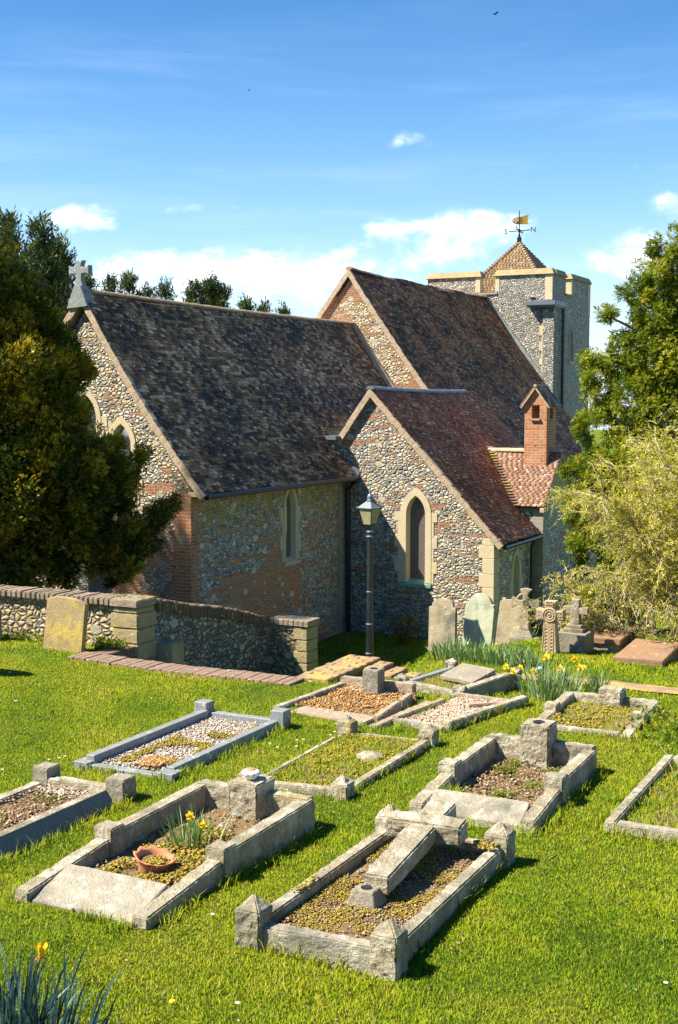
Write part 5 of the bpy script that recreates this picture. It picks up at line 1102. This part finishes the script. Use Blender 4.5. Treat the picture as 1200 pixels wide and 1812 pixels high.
# slender cross with trefoil centre
x,y=-7.13,21.4; z=hz(x,y); t=empty('grave_cross',(x,y,z),'slender stone cross with flared arms and one broken ring, on a stepped base','cross','stone crosses near the vestry')
m=MB(); m.box(x-.24,x+.24,y-.2,y+.2,z-.3,z+.12); m.hexa([(x-.17,y-.14,z+.12),(x+.17,y-.14,z+.12),(x+.17,y+.14,z+.12),(x-.17,y+.14,z+.12),(x-.10,y-.09,z+.24),(x+.10,y-.09,z+.24),(x+.10,y+.09,z+.24),(x-.10,y+.09,z+.24)]); m.build('plinth',M['granite_dark'],t,bevel=.01,rough=.003)
zt_=2.07; zc=zt_-.24
MB().hexa([(x-.085,y-.06,z+.24),(x+.085,y-.06,z+.24),(x+.085,y+.07,z+.24),(x-.085,y+.07,z+.24),(x-.065,y-.05,zc-.1),(x+.065,y-.05,zc-.1),(x+.065,y+.06,zc-.1),(x-.065,y+.06,zc-.1)]).build('shaft',M['granite_brown'],t,bevel=.012)
m=MB(); R=Matrix.Translation((x,y,zc))
for k in range(4):
    a=k*math.pi/2; L=.24; pts=[(-.055,0),(-.045,.10),(-.055,.17),(-.105,L),(0,L+.025),(.105,L),(.055,.17),(.045,.10),(.055,0)]
    m.prism([Vector((x+p*math.cos(a)+q*math.sin(a),y-.05,zc-p*math.sin(a)+q*math.cos(a))) for p,q in pts],(0,.10,0))
m.build('cross_head',M['headstone'],t,bevel=.006)
m=MB()
for a0,a1 in ((100,170),):
    pts=[Vector((x+.17*math.cos(rad(a)),y,zc+.17*math.sin(rad(a)))) for a in range(a0,a1+1,10)]; m.tube(pts,.025,6)
m.tube([Vector((x+.055*math.cos(k*.5236),y-.05,zc+.055*math.sin(k*.5236))) for k in range(13)],.008,5); m.build('ring',M['headstone'],t)
letter('IHS',Vector((x,y-.053,zc)),.07,t,M['granite_dark'],Matrix.Rotation(math.pi/2,3,'X'),name='monogram',th=.006)
# carved celtic cross
x,y=-5.74,18.42; z=hz(x,y)-.05; t=empty('celtic_cross',(x,y,z),'buff carved cross with interlace knotwork on its shaft, behind the daffodil clump','cross','stone crosses near the vestry')
th_=.16; yf=y-.08; zt_=2.40; zc=zt_-.215; m=MB()
m.hexa([(x-.125,yf-.02,z),(x+.125,yf-.02,z),(x+.125,y+.10,z),(x-.125,y+.10,z),(x-.085,yf,zc-.12),(x+.085,yf,zc-.12),(x+.085,y+.08,zc-.12),(x-.085,y+.08,zc-.12)]); m.build('shaft',M['celtic'],t,bevel=.008)
m=MB()
for k in range(4):
    a=k*math.pi/2; pts=[(-.075,.0),(-.062,.09),(-.088,.205),(.088,.205),(.062,.09),(.075,.0)]
    m.prism([Vector((x+p*math.cos(a)+q*math.sin(a),yf-.003*k,zc-p*math.sin(a)+q*math.cos(a))) for p,q in pts],(0,th_,0))
m.prism([Vector((x+.118*math.cos(k*.3927),yf-.012,zc+.118*math.sin(k*.3927))) for k in range(16)],(0,th_+.02,0)); m.build('cross_head',M['celtic'],t,bevel=.005)
m=MB()
def rng_(cx_,cz_,r_,tr=.009,yy=yf-.012): m.tube([Vector((cx_+r_*math.cos(k*.5236),yy,cz_+r_*math.sin(k*.5236))) for k in range(13)],tr,5,False)
rng_(x,zc,.100,.010,yf-.016);rng_(x,zc,.065,.010,yf-.016);rng_(x,zc,.022,.010,yf-.016)
for k in range(4):
    a=k*math.pi/2
    for rr_ in (.145,.182):
        for sd in (-.03,.03): rng_(x+rr_*math.sin(a)+sd*math.cos(a),zc+rr_*math.cos(a)-sd*math.sin(a),.024,.006,yf-.008)
zz=z+.06
while zz<zc-.15:
    hw=.07; f=(zz-z)/(zc-.12-z); yy=yf-.02+.02*f-.004
    for sd in (-.034,.034): rng_(x+sd,zz,.034,.0075,yy)
    rng_(x,zz+.026,.030,.0065,yy); zz+=.052
m.build('knotwork',M['celtic'],t,smooth=True)
m=MB()
for sd in (-1,1): m.tube([(x+sd*.112,yf-.022,z+.02),(x+sd*.080,yf-.004,zc-.12)],.009,5)
m.build('edge_moulding',M['celtic'],t)
# shaft on a square pedestal
x,y=-5.53,19.0; z=hz(x,y); t=empty('grave_cross',(x,y,z),'plain stone cross with its arms lost in the shrub, on a big square pedestal','cross','stone crosses near the vestry')
MB().box(x-.23,x+.23,y-.23,y+.23,z-.3,z+.33).build('pedestal',M['granite_dark'],t,bevel=.008,rough=.003)
m=MB().box(x-.155,x+.155,y-.155,y+.155,z+.33,z+.39); m.box(x-.12,x+.12,y-.12,y+.12,z+.39,z+.44); m.build('step',M['headstone'],t,bevel=.006)
MB().hexa([(x-.075,y-.06,z+.44),(x+.075,y-.06,z+.44),(x+.075,y+.06,z+.44),(x-.075,y+.06,z+.44),(x-.062,y-.05,2.35),(x+.062,y-.05,2.35),(x+.062,y+.05,2.35),(x-.062,y+.05,2.35)]).build('shaft',M['granite'],t,bevel=.008)
MB().box(x-.20,x+.20,y-.05,y+.05,2.12,2.23).build('cross_arms',M['headstone'],t,bevel=.01)
def ledger(x0,x1,y0,y1,h,label,rot=0):
    z=hz((x0+x1)/2,(y0+y1)/2); cx_,cy_=(x0+x1)/2,(y0+y1)/2; R=Matrix.Translation((cx_,cy_,z))@Matrix.Rotation(rot,4,'Z'); t=empty('ledger_tomb',(cx_,cy_,z),label,'tomb','flat tombs on the right')
    a,b_=(x1-x0)/2,(y1-y0)/2; MB().box(-a,a,-b_,b_,h-.09,h,R).build('slab',M['ledger'],t,bevel=.012,rough=.004,seg=.1); MB().box(-a+.04,a-.04,-b_+.04,b_-.04,-.5,h-.088,R).build('base',M['granite_brown'],t,rough=.006,seg=.15)
ledger(-5.45,-4.92,19.35,20.6,.27,'flat mossy tomb slab just behind the square pedestal cross'); ledger(-4.72,-4.0,18.0,19.6,.18,'flat reddish tomb slab nearest the right edge',.04); ledger(-5.1,-4.2,24.0,25.4,.25,'low tomb slab with orange moss under the bare shrub',.1)
MB().box(-3.9,-3.3,17.3,17.9,1.5,1.68)
# ------------------------------------------------------------------ daffodils and small plants
def strap(P,D,H,Wd,bend,rnd):
    K=len(P); side=norm(np.cross(D,RNG.normal(size=(K,3)))); side[:,2]*=.2; side=norm(side); rows=[]
    out_=D.copy(); out_[:,2]=0
    for t_,ww in ((0,.7),(.35,1.),(.7,.85),(1.,.08)):
        c=P+D*(H*t_)[:,None]+out_*(H*bend*t_**2.2)[:,None]-np.array([0,0,1])*(H*bend*.6*t_**3)[:,None]
        rows.append(c-side*(Wd*ww/2)[:,None]); rows.append(c+side*(Wd*ww/2)[:,None])
    V=np.stack(rows,1).reshape(-1,3); b=np.arange(K)[:,None]*8; F=np.concatenate([b+np.array([[0,1,3,2]]),b+np.array([[2,3,5,4]]),b+np.array([[4,5,7,6]])],0)
    return V,F,np.tile(rnd,3)
def daff(loc,n,h,spread,flowers,label,name='daffodil_clump',mat='daffleaf',fs=1.,wd=.012,lean=.28,elx=1.,ely=1.,z=None):
    x,y=loc; z=hz(x,y)-.01 if z is None else z; t=empty(name,(x,y,z),label,'flowers','daffodil clumps')
    P=RNG.normal(0,spread*.45,(n,2))*np.array([[elx,ely]]); D=np.concatenate([P/max(spread,.02)*lean/np.array([[elx,ely]])+RNG.normal(0,.13,(n,2)),np.ones((n,1))],1); D=norm(D)
    P3=np.concatenate([P+np.array([[x,y]]),np.full((n,1),z)],1); V,F,r=strap(P3,D,RNG.uniform(.6,1.1,n)*h,RNG.uniform(.7,1.2,n)*wd,RNG.uniform(.0,.5,n),RNG.random(n)); link('leaves',npmesh('leaves',V,F,r),M[mat],t)
    for (fx,fy,fz) in flowers:
        b0=Vector((x+(fx-x)*.3,y+(fy-y)*.3,z)); top=Vector((fx,fy,fz)); fr_=Vector((-.1+random.uniform(-.5,.5),-1,.1+random.uniform(-.2,.2))).normalized()
        st=MB().tube([b0,b0*.4+top*.6+Vector((0,0,.03)),top-fr_*-.0-Vector((0,0,.01)),top],[.005,.0045,.004,.004],5).build('stem',M[mat],t)
        a=fr_.cross(Vector((0,0,1))).normalized(); b2=a.cross(fr_); m=MB(); c=top+fr_*.02
        for k in range(6):
            an=k*math.pi/3+.2; d_=a*math.cos(an)+b2*math.sin(an); s_=a*-math.sin(an)+b2*math.cos(an); L=.040*fs
            m.add([c,c+d_*L*.5+s_*L*.36+fr_*.004,c+d_*L+fr_*random.uniform(-.01,.012),c+d_*L*.5-s_*L*.36+fr_*.004],[(0,1,2,3)])
        fl=m.build('flower',M['petal'],t)
        m=MB(); m.tube([c,c+fr_*.018*fs,c+fr_*.036*fs],[.009*fs,.013*fs,.019*fs],9,False); m.build('trumpet',M['petal'],fl)
def fl(*l): return [tuple(at(px,py,d)) for px,py,d in l]
daff((-5.22,7.85),60,.34,.16,fl((338,1443,9.15),(365,1457,9.2)),'small daffodil clump with two flowers growing inside the grave with the terracotta pot',z=2.05)
p=gp(978,1236); daff((p.x,p.y),330,.44,.30,fl((945,1187,14.9),(898,1180,15.2),(1018,1165,15),(995,1182,14.9),(923,1181,15.3),(970,1161,15.4),(912,1188,15.),(1028,1181,15.2),(968,1163,15.1),(905,1190,15.2)),'big daffodil clump with a ring of yellow flowers in front of the carved cross',fs=1.25,wd=.014)
p=gp(1058,1226); daff((p.x,p.y),90,.32,.15,fl((1036,1182,15.4),),'small daffodil tuft right of the big flowering clump',wd=.011)
for k,(px,py,d,n_) in enumerate([(795,1178,18,150),(835,1182,17.8,150),(872,1186,17.6,140),(905,1190,17.4,140),(940,1196,17.2,90)]):
    p=at(px,py,d); daff((p.x,p.y),n_,.34,.26,[],['daffodil leaves without flowers at the left end of the row below the headstones','second leafy daffodil clump from the left of the row below the headstones','middle leafy daffodil clump of the row below the headstones','fourth leafy daffodil clump from the left of the row','leafy daffodil clump at the right end of the row below the slender cross'][k],wd=.016)
p=at(952,1176,16.6); o=MB().lathe((p.x,p.y,p.z-.1),[(.03,-.06),(.05,.0),(.07,.05),(.06,.055),(.03,.0)],9).build('flower_wrapping',M['bluewrap'],None,rough=.01,seg=.05); tag(o,'scrap of blue cellophane wrapping among the daffodils before the carved cross','wrapping')
# nearest clump, lower left corner
p=at(45,1830,6.45); zz=hz(p.x,p.y); daff((p.x,p.y),230,.46,.30,[],'dark blue-green daffodil clump with one withering yellow flower in the lower left corner',mat='daffleaf_blue',wd=.015,lean=.35,elx=1.35)
t=bpy.data.objects[[o.name for o in COL.objects if o.get('label','').startswith('dark blue-green daffodil')][0]]
h0=at(72,1695,6.2); m=MB().tube([at(50,1790,6.3),at(62,1730,6.25),h0],[.005,.0045,.004],6); m.build('stem',M['daffleaf_blue'],t)
m=MB(); m.tube([h0,h0+Vector((.004,0,.022)),h0+Vector((.010,0,.05)),h0+Vector((.016,0,.070))],[.008,.016,.022,.026],10,False)
for k in range(5): a=k*1.25; m.add([h0+Vector((0,0,.03)),h0+Vector((.03*math.cos(a),.03*math.sin(a),.05)),h0+Vector((.038*math.cos(a+.3),.038*math.sin(a+.3),.085)),h0+Vector((.02*math.cos(a+.5),.02*math.sin(a+.5),.07))],[(0,1,2,3)])
m.build('flower',M['petal'],t)
m=MB()
for k in range(5): a=k*1.3+.4; m.add([h0+Vector((0,0,.012)),h0+Vector((.018*math.cos(a),.018*math.sin(a),.006)),h0+Vector((.038*math.cos(a+.2),.038*math.sin(a+.2),-.02)),h0+Vector((.012*math.cos(a+.6),.012*math.sin(a+.6),-.004))],[(0,1,2,3)])
m.build('withered_petals',M['terracotta'],t)
# daisies
def daisy(p,s=.016):
    m=MB(); c=Vector((p.x,p.y,p.z+.045))
    for k in range(9):
        a=k*.698; d_=Vector((math.cos(a),math.sin(a),.1)); s_=Vector((-math.sin(a),math.cos(a),0)); m.add([c,c+d_*s*.6+s_*s*.25,c+d_*s*1.1,c+d_*s*.6-s_*s*.25],[(0,1,2,3)])
    o=m.build('daisy',M['petal_white'],None); MB().lathe(c,[(s*.3,0),(s*.2,s*.2)],6).build('centre',M['petal'],o)
    tag(o,'tiny white daisy open in the lawn','flower','daisies in the grass')
for px,py in [(87,1352),(105,1349),(115,1346),(96,1360),(478,1323),(491,1330),(525,1328),(525,1317),(537,1316),(592,1302),(603,1296),(611,1304),(617,1300),(585,1308),(600,1310),(607,1292),(122,1614),(376,1629),(544,1698),(420,1788),(1178,1752),(568,1148),(690,1222),(17,1196),(28,1247),(4,1370),(245,1345),(1040,1150),(625,1303),(596,1288),(20,1435),(548,1212)]:
    daisy(gp(px,py),.016 if py>1250 else .022)
g_=gp(305,1783); o=MB().lathe((g_.x,g_.y,g_.z+.03),[(.001,0),(.02,.004),(.018,.012),(.004,.016)],12).build('dandelion',M['petal'],None); tag(o,'single yellow dandelion near the bottom edge','flower')
for k,(px,py,sp_) in enumerate(((332,93,.5),(440,160,.45),(875,25,.7))):
    c=at(px,py,75); m=MB(); R=Matrix.Translation(c)@Matrix.Rotation(rad(30+60*k),4,'Z')@Matrix.Rotation(rad(20),4,'X'); s_=sp_*.5
    m.add([R@Vector(v) for v in ((.0,.22*s_,0),(.07*s_,.05*s_,.03*s_),(.07*s_,-.2*s_,0),(0,-.42*s_,0),(-.07*s_,-.2*s_,0),(-.07*s_,.05*s_,.03*s_),(.9*s_,-.18*s_,.30*s_),(.45*s_,-.25*s_,.22*s_),(-.9*s_,-.18*s_,.30*s_),(-.45*s_,-.25*s_,.22*s_),(0,0,-.08*s_),(.45*s_,.06*s_,.26*s_),(-.45*s_,.06*s_,.26*s_))],[(0,1,10),(1,2,10),(2,3,10),(3,4,10),(4,5,10),(5,0,10),(0,5,1),(5,4,2,1),(4,3,2),(1,2,7,11),(11,7,6),(5,12,9,4),(12,8,9)])
    tag(m.build('bird',M['black']),'tiny dark bird gliding high in the blue sky','bird','birds in the sky')
# small dark shrub by the vestry wall, ivy and weeds on the wall foot
t=empty('small_shrub',(-11.35,25.6,0),'small dark bare shrub on the shaded lawn by the vestry corner','shrub'); m=MB()
for k in range(70):
    a=random.uniform(0,6.28); b_=Vector((-11.35+math.cos(a)*random.uniform(.1,.38),25.6+math.sin(a)*.3,random.uniform(.25,.6))); m.tube([(-11.35,25.6,hz(-11.35,25.6)),(Vector((-11.35,25.6,.1))+b_)/2,b_],[.012,.008,.003],4)
m.build('branches',M['bark'],t); crown('leaves',M['yew'],[(-11.35,25.6,.4,.3)],60,40,.05,t,(.08,.14))
def weedpatch(x0,x1,y0,y1,n,label,h=.06,mat='weed'):
    t=empty('weeds',((x0+x1)/2,(y0+y1)/2,hz((x0+x1)/2,(y0+y1)/2)),label,'weeds','weeds at the wall foot')
    P=np.stack([RNG.uniform(x0,x1,n),RNG.uniform(y0,y1,n)],1); Z=Hgt(P[:,0],P[:,1])+RNG.random(n)**1.6*h*2.2; P3=np.concatenate([P,Z[:,None]],1)
    V,F,r=sprays(P3,norm(RNG.normal(0,.6,(n,3))+np.array([0,-.3,.7])),RNG.uniform(.6,1.4,n)*.06,RNG.random(n),4,.32,.9); link('leaves',npmesh('leaves',V,F,r),M[mat],t)
weedpatch(-10.95,-10.5,14.1,14.36,420,'bright green weeds at the foot of the stone wall pier',.07); weedpatch(-13.,-11.6,14.2,14.42,260,'weeds along the wall foot at the far left',.05)
weedpatch(-3.1,-2.3,12.3,13.6,240,'dry brown-green weeds beside the rough head block at the right edge',.10)
P=np.concatenate([np.stack([RNG.uniform(-10.95,-10.3,160),RNG.uniform(14.45,14.8,160)],1),np.stack([RNG.uniform(-10.7,-10.45,60),RNG.uniform(15.,16.5,60)],1)]); tuft(P[:160],.045,.006,.85,.5,'weed',2.62)
# ------------------------------------------------------------------ lawn grass blades
EXC+= [rect(-10.7,-7.2,13.1,18.4),rect(-7.44,-6.3,13.5,15.1),rect(-19,-10.3,14.4,14.8),rect(-18.1,-13.1,19.9,32),rect(-13.4,-9.5,26.3,32),rect(-10,-9.2,29,32)]
EXC.append([(-6.34,15.02),(1.8,16.0),(1.8,16.5),(-6.34,15.5)])
def lawn(n,y0,y1,x0,x1,h,w):
    P=np.stack([RNG.uniform(x0,x1,n),RNG.uniform(y0,y1,n)],1)
    d=-.4509*P[:,0]*-1*-1*0+ (P[:,1]*math.cos(YAW)-P[:,0]*math.sin(YAW)); xc=P[:,0]*math.cos(YAW)+P[:,1]*math.sin(YAW)
    ok=(np.abs(xc/np.maximum(d,.1))<.29)&(d>5.5); P=P[ok]; d=d[ok]
    for e in EXC: 
        k=~inside(P,e); P=P[k]
    dn=.5+.5*np.sin(P[:,0]*2.1+np.sin(P[:,1]*1.7)*1.3)*np.sin(P[:,1]*2.6+.7)
    tn=.40+.16*np.sin(P[:,0]*1.3+1.)*np.sin(P[:,1]*1.1)+.10*np.sin(P[:,0]*4.1+P[:,1]*3.3)
    BL.append((P,h*(.7+.7*dn),w,tn,.42,'blade',None))
lawn(250000,5.0,8.5,-8,-1.0,.023,.0052); lawn(330000,8.5,13.2,-13.5,-1.2,.023,.006); lawn(120000,13.2,19,-15,-2,.030,.009); lawn(70000,17,27,-13.5,-2,.045,.014)
# longer tufts along kerbs and posts
for e in EXC[:11]:
    n=len(e)
    for i in range(n):
        a=np.array(e[i]);b_=np.array(e[(i+1)%n]); L=np.linalg.norm(b_-a); k=int(L*260); t_=RNG.random(k)[:,None]; nv=np.array([(b_-a)[1],-(b_-a)[0]])/L
        msk=np.array([noise.noise(Vector((q[0]*3,q[1]*3,5.)))>-.12 for q in a+(b_-a)*t_])
        P=a+(b_-a)*t_+nv*RNG.uniform(.0,.07,(k,1)); tuft(P[msk],.07+.05*RNG.random(int(msk.sum()))**2,.0062,.45,.35)
def blades(lst,name,mat,lab):
    Vs=[];Fs=[];Rs=[];b=0
    for P,h,w,tone,sp,_,Z in lst:
        n=len(P)
        if n==0: continue
        z=Hgt(P[:,0],P[:,1]) if Z is None else np.full(n,Z); hh=np.asarray(h)*RNG.uniform(.55,1.4,n); a=RNG.uniform(0,6.283,n); l=RNG.normal(0,sp,(n,2))*hh[:,None]
        sx=np.cos(a)*w/2*RNG.uniform(.7,1.3,n); sy=np.sin(a)*w/2
        B=np.concatenate([P,(z-.004)[:,None]],1); Mx=np.concatenate([P+l*.35,(z+hh*.55)[:,None]],1); T=np.concatenate([P+l,(z+hh*RNG.uniform(.75,1.,n))[:,None]],1)
        S=np.stack([sx,sy,np.zeros(n)],1)
        V=np.stack([B-S,B+S,Mx+S*.8,T,Mx-S*.8],1).reshape(-1,3); o_=b+np.arange(n)[:,None]*5
        Fs.append(np.concatenate([o_+np.array([[0,1,2]]),o_+np.array([[0,2,4]]),o_+np.array([[4,2,3]])],0)); Vs.append(V)
        r=np.clip(np.asarray(tone)+RNG.normal(0,.17,n),0,1); dead=RNG.random(n)<.035; r=np.where(dead,RNG.uniform(.93,1,n),np.minimum(r,.93)); Rs.append(np.tile(r,3)); b+=n*5
    o=link(name,npmesh(name,np.concatenate(Vs),np.concatenate(Fs),np.concatenate(Rs)),mat); return tag(o,lab,'grass',kind='stuff')
# dead leaves dotted over the lawn
for k in range(90):
    c=np.array([[RNG.uniform(-9,-1.5),RNG.uniform(5.6,14)]]); P=c+RNG.normal(0,.07,(45,2))*np.array([[1.3,1.]])
    for e in EXC: P=P[~inside(P,e)]
    if len(P): tuft(P,.03,.013,RNG.uniform(.2,.7),.9,'weed')
for k in range(70):
    c=np.array([[RNG.uniform(-9,-1.5),RNG.uniform(5.6,14)]]); P=c+RNG.normal(0,.05,(60,2))
    for e in EXC: P=P[~inside(P,e)]
    if len(P): tuft(P,.075,.006,RNG.uniform(.15,.6),.45,'blade')
blades([q for q in BL if q[5]=='blade'],'grass',M['blade'],'short bright green grass blades covering the lawn')
blades([q for q in BL if q[5]=='weed'],'weed_leaves',M['weed'],'small green weed leaves growing in the grave beds and lawn')
P=np.stack([RNG.uniform(-9,-1.5,260),RNG.uniform(5.5,14,260)],1)
for e in EXC: P=P[~inside(P,e)]
rocks('dead_leaves',P,Hgt(P[:,0],P[:,1])+.03,.014,M['clods'],None,.25); tag(bpy.data.objects['dead_leaves'],'small brown dead leaves scattered on the lawn','leaves',kind='stuff')
